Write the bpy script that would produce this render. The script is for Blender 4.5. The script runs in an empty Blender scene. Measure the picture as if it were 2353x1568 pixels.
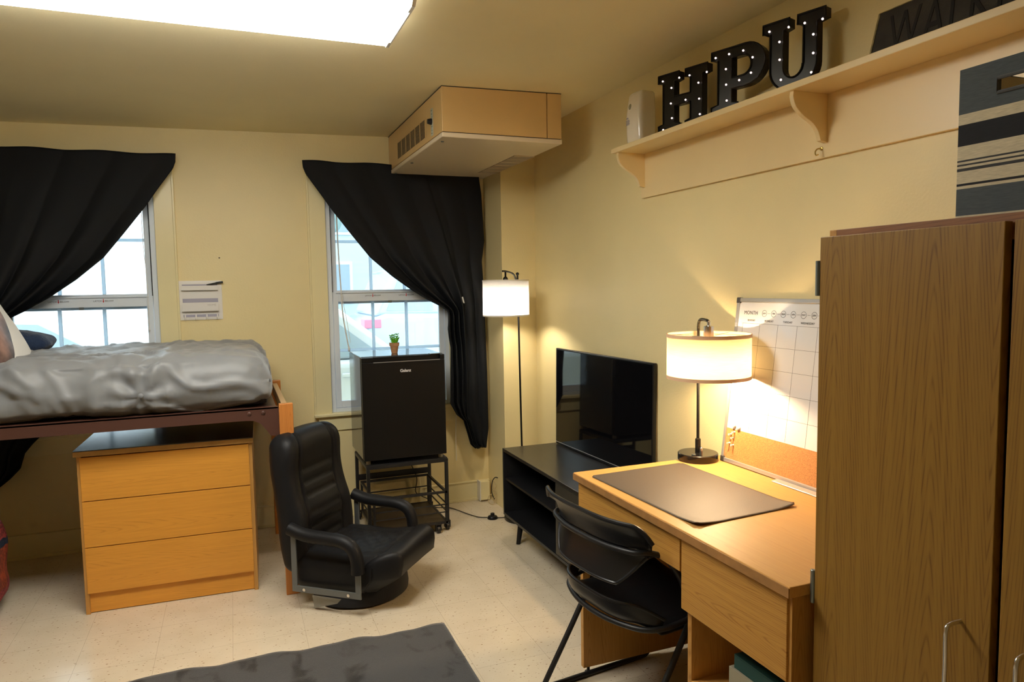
import bpy, bmesh, math, random
from mathutils import Vector, Matrix, noise
random.seed(7)
SC = bpy.context.scene
COL = SC.collection
PI = math.pi
# ------------------------------------------------------------------ camera
cam_data = bpy.data.cameras.new('camera')
cam_data.sensor_width = 36.0
cam_data.lens = 1634.1 * 36.0 / 2353.0
cam_data.clip_start = 0.02
cam_data.clip_end = 300
cam = bpy.data.objects.new('camera', cam_data)
COL.objects.link(cam)
yaw, pit, rol = 0.37382787, -0.07842715, 0.01644524
fw = Vector((math.sin(yaw)*math.cos(pit), math.cos(yaw)*math.cos(pit), math.sin(pit)))
rt = Vector((math.cos(yaw), -math.sin(yaw), 0.0))
dn = fw.cross(rt)
r2 = rt*math.cos(rol) + dn*math.sin(rol)
d2 = -rt*math.sin(rol) + dn*math.cos(rol)
m = Matrix((( r2.x, -d2.x, -fw.x, 0.0), (r2.y, -d2.y, -fw.y, 0.0), (r2.z, -d2.z, -fw.z, 1.52), (0, 0, 0, 1)))
cam.matrix_world = m
SC.camera = cam
# ------------------------------------------------------------------ sky (bright overcast day)
world = bpy.data.worlds.new('sky')
SC.world = world
world.use_nodes = True
wn = world.node_tree
wn.nodes.clear()
wo = wn.nodes.new('ShaderNodeOutputWorld')
wb = wn.nodes.new('ShaderNodeBackground')
wb.inputs['Color'].default_value = (0.80, 0.93, 1.0, 1)
wb.inputs['Strength'].default_value = 3.4
wn.links.new(wb.outputs[0], wo.inputs[0])
# window portals: guide sky light through the two window openings
for px in (-0.81, 0.985):
    ld = bpy.data.lights.new('window_portal', 'AREA')
    ld.shape = 'RECTANGLE'
    ld.size = 0.84
    ld.size_y = 1.5
    ld.cycles.is_portal = True
    lo = bpy.data.objects.new('window_portal', ld)
    lo.location = (px, 4.95, 1.44)
    lo.rotation_euler = (-PI/2, 0, 0)
    COL.objects.link(lo)
# ------------------------------------------------------------------ exposure and render look
VS = SC.view_settings
VS.view_transform = 'Standard'
VS.look = 'None'
VS.gamma = 1.0
VS.use_curve_mapping = False
VS.exposure = 0.32
FIXTURE_L = 20.0
DESK_BULB_L = 680.0
FLOOR_BULB_L = 300.0
try:
    SC.cycles.max_bounces = 10
    SC.cycles.diffuse_bounces = 6
    SC.cycles.transparent_max_bounces = 12
    SC.cycles.sample_clamp_indirect = 6.0
    SC.cycles.use_denoising = True
    SC.cycles.caustics_reflective = False
    SC.cycles.caustics_refractive = False
except Exception:
    pass

# ================================================================== helpers
def tag(o, label=None, cat=None, group=None, kind=None):
    if label: o['label'] = label
    if cat: o['category'] = cat
    if group: o['group'] = group
    if kind: o['kind'] = kind
    return o

def thing(name, label, cat, loc=(0, 0, 0), group=None, kind=None):
    o = bpy.data.objects.new(name, None)
    o.empty_display_size = 0.05
    o.location = loc
    COL.objects.link(o)
    return tag(o, label, cat, group, kind)

def wloc(o):
    v = Vector((0, 0, 0))
    while o is not None:
        v += o.location
        o = o.parent
    return v

class MB:
    def __init__(self):
        self.v = []
        self.f = []
    def add(self, vs, fs):
        k = len(self.v)
        self.v += [tuple(p) for p in vs]
        self.f += [tuple(i + k for i in f) for f in fs]
        return self
    def box(self, x0, x1, y0, y1, z0, z1):
        return self.add([(x0,y0,z0),(x1,y0,z0),(x1,y1,z0),(x0,y1,z0),(x0,y0,z1),(x1,y0,z1),(x1,y1,z1),(x0,y1,z1)],
            [(0,3,2,1),(4,5,6,7),(0,1,5,4),(1,2,6,5),(2,3,7,6),(3,0,4,7)])
    def hexa(self, b, t):
        return self.add(list(b)+list(t), [(0,3,2,1),(4,5,6,7),(0,1,5,4),(1,2,6,5),(2,3,7,6),(3,0,4,7)])
    def bar(self, p, q, w, h, up=(0,0,1)):
        p = Vector(p); q = Vector(q); d = (q-p).normalized()
        s = d.cross(Vector(up))
        if s.length < 1e-4: s = d.cross(Vector((1,0,0)))
        s.normalize(); u = s.cross(d).normalized()
        s *= w/2; u *= h/2
        return self.hexa([p-s-u, p+s-u, p+s+u, p-s+u], [q-s-u, q+s-u, q+s+u, q-s+u])
    def tube(self, pts, r, n=12, closed=False, caps=True, flat=1.0):
        pts = [Vector(p) for p in pts]
        N = len(pts)
        rr = r if isinstance(r, (list, tuple)) else [r]*N
        vs = []; fs = []
        prev = None
        for i, p in enumerate(pts):
            if closed: d = pts[(i+1) % N]-pts[i-1]
            else: d = pts[min(i+1, N-1)]-pts[max(i-1, 0)]
            d.normalize()
            if prev is None:
                a = d.cross(Vector((0,0,1)))
                if a.length < 0.05: a = d.cross(Vector((1,0,0)))
            else:
                a = prev - d*prev.dot(d)
            a.normalize(); prev = a
            b = d.cross(a)
            for k in range(n):
                t = 2*PI*k/n
                vs.append(p + a*math.cos(t)*rr[i] + b*math.sin(t)*rr[i]*flat)
        M = N if closed else N-1
        for i in range(M):
            for k in range(n):
                a0 = i*n+k; a1 = i*n+(k+1) % n
                b0 = ((i+1) % N)*n+k; b1 = ((i+1) % N)*n+(k+1) % n
                fs.append((a0, a1, b1, b0))
        if caps and not closed:
            fs.append(tuple(range(n-1, -1, -1)))
            fs.append(tuple((N-1)*n+k for k in range(n)))
        return self.add(vs, fs)
    def lathe(self, prof, c=(0,0,0), n=40, axis='z', cap=False):
        vs = []; fs = []
        for r, z in prof:
            for k in range(n):
                t = 2*PI*k/n
                a = r*math.cos(t); b = r*math.sin(t)
                if axis == 'z': vs.append((c[0]+a, c[1]+b, c[2]+z))
                elif axis == 'x': vs.append((c[0]+z, c[1]+a, c[2]+b))
                else: vs.append((c[0]+a, c[1]+z, c[2]+b))
        for i in range(len(prof)-1):
            for k in range(n):
                fs.append((i*n+k, i*n+(k+1) % n, (i+1)*n+(k+1) % n, (i+1)*n+k))
        if cap:
            fs.append(tuple(range(n-1, -1, -1)))
            fs.append(tuple((len(prof)-1)*n+k for k in range(n)))
        return self.add(vs, fs)
    def prism(self, poly, fa, fb):
        n = len(poly)
        vs = [fa(*p) for p in poly]+[fb(*p) for p in poly]
        fs = [tuple(range(n-1, -1, -1)), tuple(range(n, 2*n))]
        for i in range(n):
            j = (i+1) % n
            fs.append((i, j, n+j, n+i))
        return self.add(vs, fs)
    def grid(self, fn, nu, nv, wrap=False):
        vs = []; fs = []
        for j in range(nv+1):
            for i in range(nu+(0 if wrap else 1)):
                vs.append(fn(i/nu, j/nv))
        W = nu if wrap else nu+1
        for j in range(nv):
            for i in range(nu):
                a = j*W+i; b = j*W+(i+1) % W if wrap else j*W+i+1
                fs.append((a, b, b+W, a+W))
        return self.add(vs, fs)
    def sphere(self, c, r, n=16, sz=1.0):
        prof = [(max(1e-4, r*math.sin(PI*i/(n//2))), -r*sz*math.cos(PI*i/(n//2))) for i in range(n//2+1)]
        return self.lathe(prof, c, n)
    def rbox(self, c, size, r, res=0.03, fn=None):
        h = [s/2 for s in size]
        n = [max(2, int(round(s/res))) for s in size]
        idx = {}; vs = []; fs = []
        def vert(i, j, k):
            key = (i, j, k)
            if key in idx: return idx[key]
            p = [(-1+2*i/n[0])*h[0], (-1+2*j/n[1])*h[1], (-1+2*k/n[2])*h[2]]
            q = [max(-(h[a]-r), min(h[a]-r, p[a])) for a in range(3)]
            d = Vector([p[a]-q[a] for a in range(3)])
            if d.length > 1e-9: d = d.normalized()*r
            P = Vector(q)+d
            if fn: P = Vector(fn(P))
            vs.append((P.x+c[0], P.y+c[1], P.z+c[2]))
            idx[key] = len(vs)-1
            return idx[key]
        for a, (u, w) in ((0, (1, 2)), (1, (2, 0)), (2, (0, 1))):
            for side in (0, 1):
                for i in range(n[u]):
                    for j in range(n[w]):
                        def K(ii, jj):
                            t = [0, 0, 0]; t[a] = n[a] if side else 0; t[u] = ii; t[w] = jj
                            return vert(*t)
                        q = (K(i, j), K(i+1, j), K(i+1, j+1), K(i, j+1))
                        fs.append(q if side else q[::-1])
        return self.add(vs, fs)
    def xf(self, fn):
        self.v = [tuple(fn(*p)) for p in self.v]
        return self
    def build(self, name, mat, parent=None, smooth=True, bevel=0, seg=2, solid=0, sub=0, angle=35, label=None):
        me = bpy.data.meshes.new(name)
        off = wloc(parent) if parent else Vector((0, 0, 0))
        me.from_pydata([(a-off.x, b-off.y, c-off.z) for a, b, c in self.v], [], self.f)
        me.update()
        bm = bmesh.new(); bm.from_mesh(me)
        bmesh.ops.recalc_face_normals(bm, faces=bm.faces)
        bm.to_mesh(me); bm.free()
        if mat: me.materials.append(mat)
        if smooth:
            me.polygons.foreach_set('use_smooth', [True]*len(me.polygons))
            me.set_sharp_from_angle(angle=math.radians(angle))
        o = bpy.data.objects.new(name, me)
        COL.objects.link(o)
        if parent: o.parent = parent
        if solid:
            s = o.modifiers.new('solid', 'SOLIDIFY'); s.thickness = solid; s.offset = 0
        if sub:
            s = o.modifiers.new('sub', 'SUBSURF'); s.levels = sub; s.render_levels = sub
        if bevel:
            b = o.modifiers.new('bevel', 'BEVEL'); b.width = bevel; b.segments = seg
            b.limit_method = 'ANGLE'; b.angle_limit = math.radians(40)
        if label: o['label'] = label
        return o

def B(*a): return MB().box(*a)

def smooth_path(pts, k=6):
    P = [Vector(p) for p in pts]
    out = []
    for i in range(len(P)-1):
        p0 = P[max(i-1, 0)]; p1 = P[i]; p2 = P[i+1]; p3 = P[min(i+2, len(P)-1)]
        for j in range(k):
            t = j/k
            out.append(0.5*((2*p1)+(p2-p0)*t+(2*p0-5*p1+4*p2-p3)*t*t+(3*p1-p0-3*p2+p3)*t**3))
    out.append(P[-1])
    return out

def interp(tab, z):
    if z >= tab[0][0]: return tab[0][1]
    for (a, b), (c, d) in zip(tab, tab[1:]):
        if c <= z <= a:
            t = (a-z)/(a-c) if a != c else 0
            return b+(d-b)*t
    return tab[-1][1]

def curve_mesh(setup):
    cu = bpy.data.curves.new('tmp', 'FONT' if setup[0] == 'text' else 'CURVE')
    if setup[0] == 'text':
        cu.body = setup[1]; cu.size = setup[2]; cu.extrude = setup[3]; cu.align_x = setup[4]; cu.align_y = 'CENTER'
        cu.space_character = setup[5]
        cu.resolution_u = 3
        if setup[6]: cu.offset = setup[6]
    else:
        cu.dimensions = '2D'; cu.fill_mode = setup[3]
        for poly in setup[1]:
            sp = cu.splines.new('POLY'); sp.points.add(len(poly)-1)
            for i, (a, b) in enumerate(poly): sp.points[i].co = (a, b, 0, 1)
            sp.use_cyclic_u = True
        cu.extrude = setup[2]; cu.bevel_depth = setup[4]; cu.bevel_resolution = 1
    ob = bpy.data.objects.new('tmp', cu); COL.objects.link(ob)
    dg = bpy.context.evaluated_depsgraph_get(); dg.update()
    me = bpy.data.meshes.new_from_object(ob.evaluated_get(dg))
    vs = [tuple(v.co) for v in me.vertices]; fs = [tuple(p.vertices) for p in me.polygons]
    bpy.data.objects.remove(ob); bpy.data.curves.remove(cu); bpy.data.meshes.remove(me)
    return vs, fs

def put_text(mb, body, size, org, xd, up, ext=0.0004, align='CENTER', space=1.0, bold=0.0, sx=1.0):
    vs, fs = curve_mesh(('text', body, size, ext, align, space, bold))
    o = Vector(org); X = Vector(xd).normalized(); U = Vector(up).normalized(); N = X.cross(U)
    mb.add([o+X*a*sx+U*b+N*c for a, b, c in vs], fs)
    return mb

# ================================================================== materials
def new_mat(name):
    m = bpy.data.materials.new(name); m.use_nodes = True
    nt = m.node_tree; bs = nt.nodes['Principled BSDF']
    return m, nt, bs

def simple(name, col, rough=0.5, metal=0.0, bump=0, bscale=200, spec=None, coat=0, vary=0, vscale=3, sheen=0):
    m, nt, bs = new_mat(name)
    bs.inputs['Base Color'].default_value = (*col, 1)
    bs.inputs['Roughness'].default_value = rough
    bs.inputs['Metallic'].default_value = metal
    if spec is not None: bs.inputs['Specular IOR Level'].default_value = spec
    if coat: bs.inputs['Coat Weight'].default_value = coat
    if sheen: bs.inputs['Sheen Weight'].default_value = sheen
    tc = nt.nodes.new('ShaderNodeTexCoord')
    if vary:
        nz = nt.nodes.new('ShaderNodeTexNoise'); nz.inputs['Scale'].default_value = vscale
        nz.inputs['Detail'].default_value = 5
        nt.links.new(tc.outputs['Object'], nz.inputs['Vector'])
        cr = nt.nodes.new('ShaderNodeValToRGB')
        cr.color_ramp.elements[0].position = 0.3; cr.color_ramp.elements[1].position = 0.7
        cr.color_ramp.elements[0].color = (*[c*(1-vary) for c in col], 1)
        cr.color_ramp.elements[1].color = (*[min(1, c*(1+vary)) for c in col], 1)
        nt.links.new(nz.outputs['Fac'], cr.inputs['Fac'])
        nt.links.new(cr.outputs['Color'], bs.inputs['Base Color'])
    if bump:
        nb = nt.nodes.new('ShaderNodeTexNoise'); nb.inputs['Scale'].default_value = bscale; nb.inputs['Detail'].default_value = 3
        nt.links.new(tc.outputs['Object'], nb.inputs['Vector'])
        bp = nt.nodes.new('ShaderNodeBump'); bp.inputs['Strength'].default_value = bump; bp.inputs['Distance'].default_value = 0.004
        nt.links.new(nb.outputs['Fac'], bp.inputs['Height'])
        nt.links.new(bp.outputs['Normal'], bs.inputs['Normal'])
    return m

def emit(name, col, s):
    m, nt, bs = new_mat(name)
    bs.inputs['Base Color'].default_value = (*col, 1)
    bs.inputs['Emission Color'].default_value = (*col, 1)
    bs.inputs['Emission Strength'].default_value = s
    return m

def wood(name, light, dark, grain='y', across='z', rough=0.38, scale=1.0, contrast=1.0, loops=1.0):
    """oak laminate: long streaks along the grain axis plus drawn-out cathedral loops"""
    m, nt, bs = new_mat(name)
    L = nt.links
    tc = nt.nodes.new('ShaderNodeTexCoord')
    ax = 'xyz'
    def mapping(along, cross, third):
        mp = nt.nodes.new('ShaderNodeMapping')
        sc = [third]*3; sc[ax.index(grain)] = along; sc[ax.index(across)] = cross
        mp.inputs['Scale'].default_value = [s*scale for s in sc]
        L.new(tc.outputs['Object'], mp.inputs['Vector'])
        return mp
    mp = mapping(2.2, 110, 110)
    n1 = nt.nodes.new('ShaderNodeTexNoise'); n1.inputs['Scale'].default_value = 1.0; n1.inputs['Detail'].default_value = 5; n1.inputs['Roughness'].default_value = 0.65
    L.new(mp.outputs[0], n1.inputs['Vector'])
    mp2 = mapping(0.75, 8.5, 8.5)
    n2 = nt.nodes.new('ShaderNodeTexNoise'); n2.inputs['Scale'].default_value = 1.0; n2.inputs['Detail'].default_value = 1.5
    L.new(mp2.outputs[0], n2.inputs['Vector'])
    def M(op, *ins):
        nd = nt.nodes.new('ShaderNodeMath'); nd.operation = op
        for i, v in enumerate(ins):
            if isinstance(v, (int, float)): nd.inputs[i].default_value = v
            else: L.new(v, nd.inputs[i])
        return nd.outputs[0]
    sep = nt.nodes.new('ShaderNodeSeparateXYZ'); L.new(tc.outputs['Object'], sep.inputs[0])
    along = sep.outputs[ax.index(grain)]; cross = sep.outputs[ax.index(across)]
    wob = M('MULTIPLY', n2.outputs['Fac'], 0.05)
    u_ = M('PINGPONG', M('ADD', M('ADD', cross, 3.03), wob), 0.115)
    u_ = M('SQRT', M('ADD', M('MULTIPLY', u_, u_), 0.00009))
    f_a = M('ADD', M('MULTIPLY', u_, 150*loops), M('MULTIPLY', along, 13.0))
    fv = M('ADD', f_a, M('MULTIPLY', n2.outputs['Fac'], 9.0))
    fr = nt.nodes.new('ShaderNodeMath'); fr.operation = 'PINGPONG'; fr.inputs[1].default_value = 0.5
    L.new(fv, fr.inputs[0])
    cr2 = nt.nodes.new('ShaderNodeValToRGB')
    cr2.color_ramp.elements[0].position = 0.0; cr2.color_ramp.elements[0].color = (1, 1, 1, 1)
    cr2.color_ramp.elements[1].position = 0.20; cr2.color_ramp.elements[1].color = (0, 0, 0, 1)
    L.new(fr.outputs[0], cr2.inputs['Fac'])
    cr1 = nt.nodes.new('ShaderNodeValToRGB')
    cr1.color_ramp.elements[0].position = 0.36; cr1.color_ramp.elements[0].color = (0, 0, 0, 1)
    cr1.color_ramp.elements[1].position = 0.68; cr1.color_ramp.elements[1].color = (1, 1, 1, 1)
    L.new(n1.outputs['Fac'], cr1.inputs['Fac'])
    m1 = nt.nodes.new('ShaderNodeMath'); m1.operation = 'MULTIPLY'
    L.new(cr2.outputs['Color'], m1.inputs[0]); L.new(cr1.outputs['Color'], m1.inputs[1])
    m2 = nt.nodes.new('ShaderNodeMath'); m2.operation = 'MULTIPLY_ADD'; m2.inputs[1].default_value = 0.35
    L.new(cr1.outputs['Color'], m2.inputs[0]); L.new(m1.outputs[0], m2.inputs[2])
    m3 = nt.nodes.new('ShaderNodeMath'); m3.operation = 'MULTIPLY'; m3.inputs[1].default_value = contrast; m3.use_clamp = True
    L.new(m2.outputs[0], m3.inputs[0])
    mx = nt.nodes.new('ShaderNodeMixRGB')
    mx.inputs['Color1'].default_value = (*light, 1); mx.inputs['Color2'].default_value = (*dark, 1)
    L.new(m3.outputs[0], mx.inputs['Fac'])
    L.new(mx.outputs['Color'], bs.inputs['Base Color'])
    bs.inputs['Roughness'].default_value = rough
    bs.inputs['Specular IOR Level'].default_value = 0.35
    return m

def wall_paint(name, col, bump=0.25, rough=0.42):
    m, nt, bs = new_mat(name)
    L = nt.links
    tc = nt.nodes.new('ShaderNodeTexCoord')
    n1 = nt.nodes.new('ShaderNodeTexNoise'); n1.inputs['Scale'].default_value = 1.6; n1.inputs['Detail'].default_value = 4
    L.new(tc.outputs['Object'], n1.inputs['Vector'])
    cr = nt.nodes.new('ShaderNodeValToRGB')
    cr.color_ramp.elements[0].position = 0.3; cr.color_ramp.elements[1].position = 0.7
    cr.color_ramp.elements[0].color = (*[c*0.95 for c in col], 1)
    cr.color_ramp.elements[1].color = (*[min(1, c*1.03) for c in col], 1)
    L.new(n1.outputs['Fac'], cr.inputs['Fac'])
    L.new(cr.outputs['Color'], bs.inputs['Base Color'])
    n2 = nt.nodes.new('ShaderNodeTexNoise'); n2.inputs['Scale'].default_value = 110; n2.inputs['Detail'].default_value = 3
    L.new(tc.outputs['Object'], n2.inputs['Vector'])
    n3 = nt.nodes.new('ShaderNodeTexNoise'); n3.inputs['Scale'].default_value = 4; n3.inputs['Detail'].default_value = 2
    L.new(tc.outputs['Object'], n3.inputs['Vector'])
    ad = nt.nodes.new('ShaderNodeMath'); ad.operation = 'MULTIPLY_ADD'; ad.inputs[1].default_value = 2.5
    L.new(n3.outputs['Fac'], ad.inputs[0]); L.new(n2.outputs['Fac'], ad.inputs[2])
    bp = nt.nodes.new('ShaderNodeBump'); bp.inputs['Strength'].default_value = bump; bp.inputs['Distance'].default_value = 0.003
    L.new(ad.outputs[0], bp.inputs['Height']); L.new(bp.outputs['Normal'], bs.inputs['Normal'])
    bs.inputs['Roughness'].default_value = rough
    return m

def floor_mat():
    m, nt, bs = new_mat('vinyl_tile')
    L = nt.links
    tc = nt.nodes.new('ShaderNodeTexCoord')
    br = nt.nodes.new('ShaderNodeTexBrick')
    br.offset = 0.0; br.squash = 1.0
    br.inputs['Scale'].default_value = 1.0
    br.inputs['Brick Width'].default_value = 0.3; br.inputs['Row Height'].default_value = 0.3
    br.inputs['Mortar Size'].default_value = 0.0010
    br.inputs['Mortar Smooth'].default_value = 0.2
    br.inputs['Color1'].default_value = (0.70, 0.61, 0.46, 1)
    br.inputs['Color2'].default_value = (0.68, 0.595, 0.45, 1)
    br.inputs['Mortar'].default_value = (0.50, 0.42, 0.31, 1)
    mp = nt.nodes.new('ShaderNodeMapping'); mp.inputs['Location'].default_value = (0.06, 0.11, 0)
    L.new(tc.outputs['Object'], mp.inputs['Vector']); L.new(mp.outputs[0], br.inputs['Vector'])
    # small elongated brown flecks
    mp2 = nt.nodes.new('ShaderNodeMapping'); mp2.inputs['Scale'].default_value = (60, 150, 1); mp2.inputs['Rotation'].default_value = (0, 0, 0.6)
    L.new(tc.outputs['Object'], mp2.inputs['Vector'])
    n1 = nt.nodes.new('ShaderNodeTexNoise'); n1.inputs['Scale'].default_value = 1.0; n1.inputs['Detail'].default_value = 1
    L.new(mp2.outputs[0], n1.inputs['Vector'])
    c1 = nt.nodes.new('ShaderNodeValToRGB')
    c1.color_ramp.elements[0].position = 0.685; c1.color_ramp.elements[0].color = (0, 0, 0, 1)
    c1.color_ramp.elements[1].position = 0.72; c1.color_ramp.elements[1].color = (1, 1, 1, 1)
    L.new(n1.outputs['Fac'], c1.inputs['Fac'])
    # soft grime and lighter worn patches
    n2 = nt.nodes.new('ShaderNodeTexNoise'); n2.inputs['Scale'].default_value = 7; n2.inputs['Detail'].default_value = 6
    L.new(tc.outputs['Object'], n2.inputs['Vector'])
    c2 = nt.nodes.new('ShaderNodeValToRGB')
    c2.color_ramp.elements[0].position = 0.35; c2.color_ramp.elements[0].color = (0.93, 0.92, 0.90, 1)
    c2.color_ramp.elements[1].position = 0.65; c2.color_ramp.elements[1].color = (1.0, 1.0, 1.0, 1)
    L.new(n2.outputs['Fac'], c2.inputs['Fac'])
    mm = nt.nodes.new('ShaderNodeMixRGB'); mm.blend_type = 'MULTIPLY'; mm.inputs['Fac'].default_value = 1
    L.new(br.outputs['Color'], mm.inputs['Color1']); L.new(c2.outputs['Color'], mm.inputs['Color2'])
    mx = nt.nodes.new('ShaderNodeMixRGB'); mx.inputs['Color2'].default_value = (0.22, 0.12, 0.05, 1)
    sm = nt.nodes.new('ShaderNodeMath'); sm.operation = 'MULTIPLY'; sm.inputs[1].default_value = 0.9
    L.new(c1.outputs['Color'], sm.inputs[0]); L.new(sm.outputs[0], mx.inputs['Fac'])
    L.new(mm.outputs['Color'], mx.inputs['Color1'])
    L.new(mx.outputs['Color'], bs.inputs['Base Color'])
    n3 = nt.nodes.new('ShaderNodeTexNoise'); n3.inputs['Scale'].default_value = 3.5; n3.inputs['Detail'].default_value = 4
    L.new(tc.outputs['Object'], n3.inputs['Vector'])
    c3 = nt.nodes.new('ShaderNodeMapRange'); c3.inputs['To Min'].default_value = 0.10; c3.inputs['To Max'].default_value = 0.24
    L.new(n3.outputs['Fac'], c3.inputs['Value']); L.new(c3.outputs[0], bs.inputs['Roughness'])
    bp = nt.nodes.new('ShaderNodeBump'); bp.inputs['Strength'].default_value = 0.06; bp.inputs['Distance'].default_value = 0.01
    L.new(n3.outputs['Fac'], bp.inputs['Height']); L.new(bp.outputs['Normal'], bs.inputs['Normal'])
    bs.inputs['Specular IOR Level'].default_value = 0.5
    return m

def fabric(name, col, rough=0.85, scale=500, bump=0.3, sheen=0.2, vary=0.0):
    m = simple(name, col, rough, bump=bump, bscale=scale, spec=0.25, sheen=sheen, vary=vary, vscale=6)
    return m

def glass_mat():
    m = bpy.data.materials.new('window_glass'); m.use_nodes = True
    nt = m.node_tree; nt.nodes.clear()
    o = nt.nodes.new('ShaderNodeOutputMaterial'); mx = nt.nodes.new('ShaderNodeMixShader')
    t = nt.nodes.new('ShaderNodeBsdfTransparent'); g = nt.nodes.new('ShaderNodeBsdfGlossy')
    t.inputs['Color'].default_value = (0.93, 0.97, 0.98, 1); g.inputs['Roughness'].default_value = 0.02
    f = nt.nodes.new('ShaderNodeFresnel'); f.inputs['IOR'].default_value = 1.45
    nt.links.new(f.outputs[0], mx.inputs[0]); nt.links.new(t.outputs[0], mx.inputs[1]); nt.links.new(g.outputs[0], mx.inputs[2])
    nt.links.new(mx.outputs[0], o.inputs[0])
    return m

def shade_mat(name, col, tr=0.6):
    m = bpy.data.materials.new(name); m.use_nodes = True
    nt = m.node_tree; nt.nodes.clear()
    o = nt.nodes.new('ShaderNodeOutputMaterial'); mx = nt.nodes.new('ShaderNodeMixShader')
    d = nt.nodes.new('ShaderNodeBsdfDiffuse'); t = nt.nodes.new('ShaderNodeBsdfTranslucent')
    tc = nt.nodes.new('ShaderNodeTexCoord'); mp = nt.nodes.new('ShaderNodeMapping'); mp.inputs['Scale'].default_value = (20, 20, 260)
    n = nt.nodes.new('ShaderNodeTexNoise'); n.inputs['Scale'].default_value = 1; n.inputs['Detail'].default_value = 3
    cr = nt.nodes.new('ShaderNodeValToRGB')
    cr.color_ramp.elements[0].position = 0.3; cr.color_ramp.elements[0].color = (*[c*0.86 for c in col], 1)
    cr.color_ramp.elements[1].position = 0.7; cr.color_ramp.elements[1].color = (*col, 1)
    nt.links.new(tc.outputs['Object'], mp.inputs[0]); nt.links.new(mp.outputs[0], n.inputs['Vector'])
    nt.links.new(n.outputs['Fac'], cr.inputs[0]); nt.links.new(cr.outputs[0], d.inputs[0]); nt.links.new(cr.outputs[0], t.inputs[0])
    mx.inputs[0].default_value = tr
    nt.links.new(d.outputs[0], mx.inputs[1]); nt.links.new(t.outputs[0], mx.inputs[2]); nt.links.new(mx.outputs[0], o.inputs[0])
    return m

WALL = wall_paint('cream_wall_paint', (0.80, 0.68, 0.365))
WALL2 = wall_paint('bounce_cut_wall_paint', (0.42, 0.34, 0.20))  # for the unseen walls, darkened to cut bounced light and raise contrast
CEIL = wall_paint('ceiling_paint', (0.84, 0.76, 0.50), bump=0.12, rough=0.7)
TRIM = wall_paint('cream_trim_paint', (0.82, 0.73, 0.42), bump=0.05, rough=0.3)
SHELFP = wall_paint('shelf_paint', (0.82, 0.66, 0.36), bump=0.05, rough=0.35)
FLOOR = floor_mat()
VINYL = simple('sky_tinted_vinyl', (0.76, 0.83, 0.90), 0.3)  # white vinyl tinted blue in place of sky light and window flare
def vinyl_backlit():
    m = bpy.data.materials.new('thin_white_vinyl'); m.use_nodes = True
    nt = m.node_tree; nt.nodes.clear()
    o = nt.nodes.new('ShaderNodeOutputMaterial'); mx = nt.nodes.new('ShaderNodeMixShader')
    d = nt.nodes.new('ShaderNodeBsdfDiffuse'); t = nt.nodes.new('ShaderNodeBsdfTranslucent')
    d.inputs[0].default_value = (0.80, 0.84, 0.88, 1); t.inputs[0].default_value = (0.84, 0.93, 1.0, 1)
    mx.inputs[0].default_value = 0.85
    nt.links.new(d.outputs[0], mx.inputs[1]); nt.links.new(t.outputs[0], mx.inputs[2]); nt.links.new(mx.outputs[0], o.inputs[0])
    return m
VINYL_T = vinyl_backlit()
DARKGAP = simple('dark_gasket', (0.02, 0.02, 0.02), 0.6)
GLASS = glass_mat()
CURT = simple('black_curtain_cloth', (0.0055, 0.0065, 0.008), 0.6, bump=0.2, bscale=900, spec=0.18)
OAK_H = wood('oak_laminate_long', (0.53, 0.28, 0.062), (0.30, 0.12, 0.025), 'y', 'z', loops=1.1)
OAK_TOP = wood('oak_laminate_top', (0.60, 0.33, 0.10), (0.50, 0.25, 0.07), 'y', 'x', rough=0.48, contrast=0.7)
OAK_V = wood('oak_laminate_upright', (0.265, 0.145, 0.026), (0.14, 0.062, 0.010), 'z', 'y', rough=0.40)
OAK_VX = wood('oak_laminate_side', (0.52, 0.27, 0.07), (0.34, 0.15, 0.03), 'z', 'x', rough=0.4)
OAK_X = wood('oak_laminate_drawer', (0.68, 0.31, 0.045), (0.45, 0.18, 0.024), 'x', 'z', rough=0.36, contrast=0.6)
EDGE = simple('oak_edge_band', (0.34, 0.17, 0.055), 0.45, vary=0.15, vscale=30)
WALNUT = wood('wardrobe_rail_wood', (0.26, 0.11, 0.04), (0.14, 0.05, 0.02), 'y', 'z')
BEDWOOD = wood('orange_bed_wood', (0.52, 0.20, 0.045), (0.36, 0.12, 0.025), 'z', 'x', contrast=0.7)
DARKTOP = wood('dark_dresser_top', (0.075, 0.06, 0.06), (0.035, 0.028, 0.028), 'x', 'y', rough=0.25)
RAIL = simple('brown_steel', (0.075, 0.030, 0.020), 0.45)
BLACKW = wood('black_oak_veneer', (0.018, 0.018, 0.019), (0.006, 0.006, 0.006), 'y', 'x', rough=0.28)
BLACKD = simple('black_interior', (0.008, 0.009, 0.011), 0.5)
GREYDOOR = wood('charcoal_door', (0.035, 0.032, 0.026), (0.020, 0.018, 0.015), 'z', 'y', rough=0.4)
SCREEN = simple('tv_screen', (0.003, 0.003, 0.004), 0.035, spec=1.0)
PLAST = simple('black_plastic', (0.009, 0.009, 0.010), 0.33, spec=0.4)
GLOSSBL = simple('glossy_black', (0.006, 0.006, 0.007), 0.12)
FRDOOR = simple('fridge_door_black', (0.005, 0.005, 0.0045), 0.45, bump=0.04, bscale=700, spec=0.25)
FRSIDE = simple('fridge_side', (0.045, 0.047, 0.045), 0.13, spec=0.9)
STEELBL = simple('black_steel', (0.014, 0.014, 0.015), 0.42, metal=0.2)
CHROME = simple('chrome', (0.75, 0.75, 0.75), 0.18, metal=1.0)
PEWTER = simple('pewter_metal', (0.22, 0.25, 0.25), 0.35, metal=0.9)
GREYMET = simple('grey_painted_metal', (0.14, 0.15, 0.15), 0.4, metal=0.3)
ALU = simple('satin_aluminium', (0.72, 0.72, 0.72), 0.28, metal=0.7)
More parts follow.
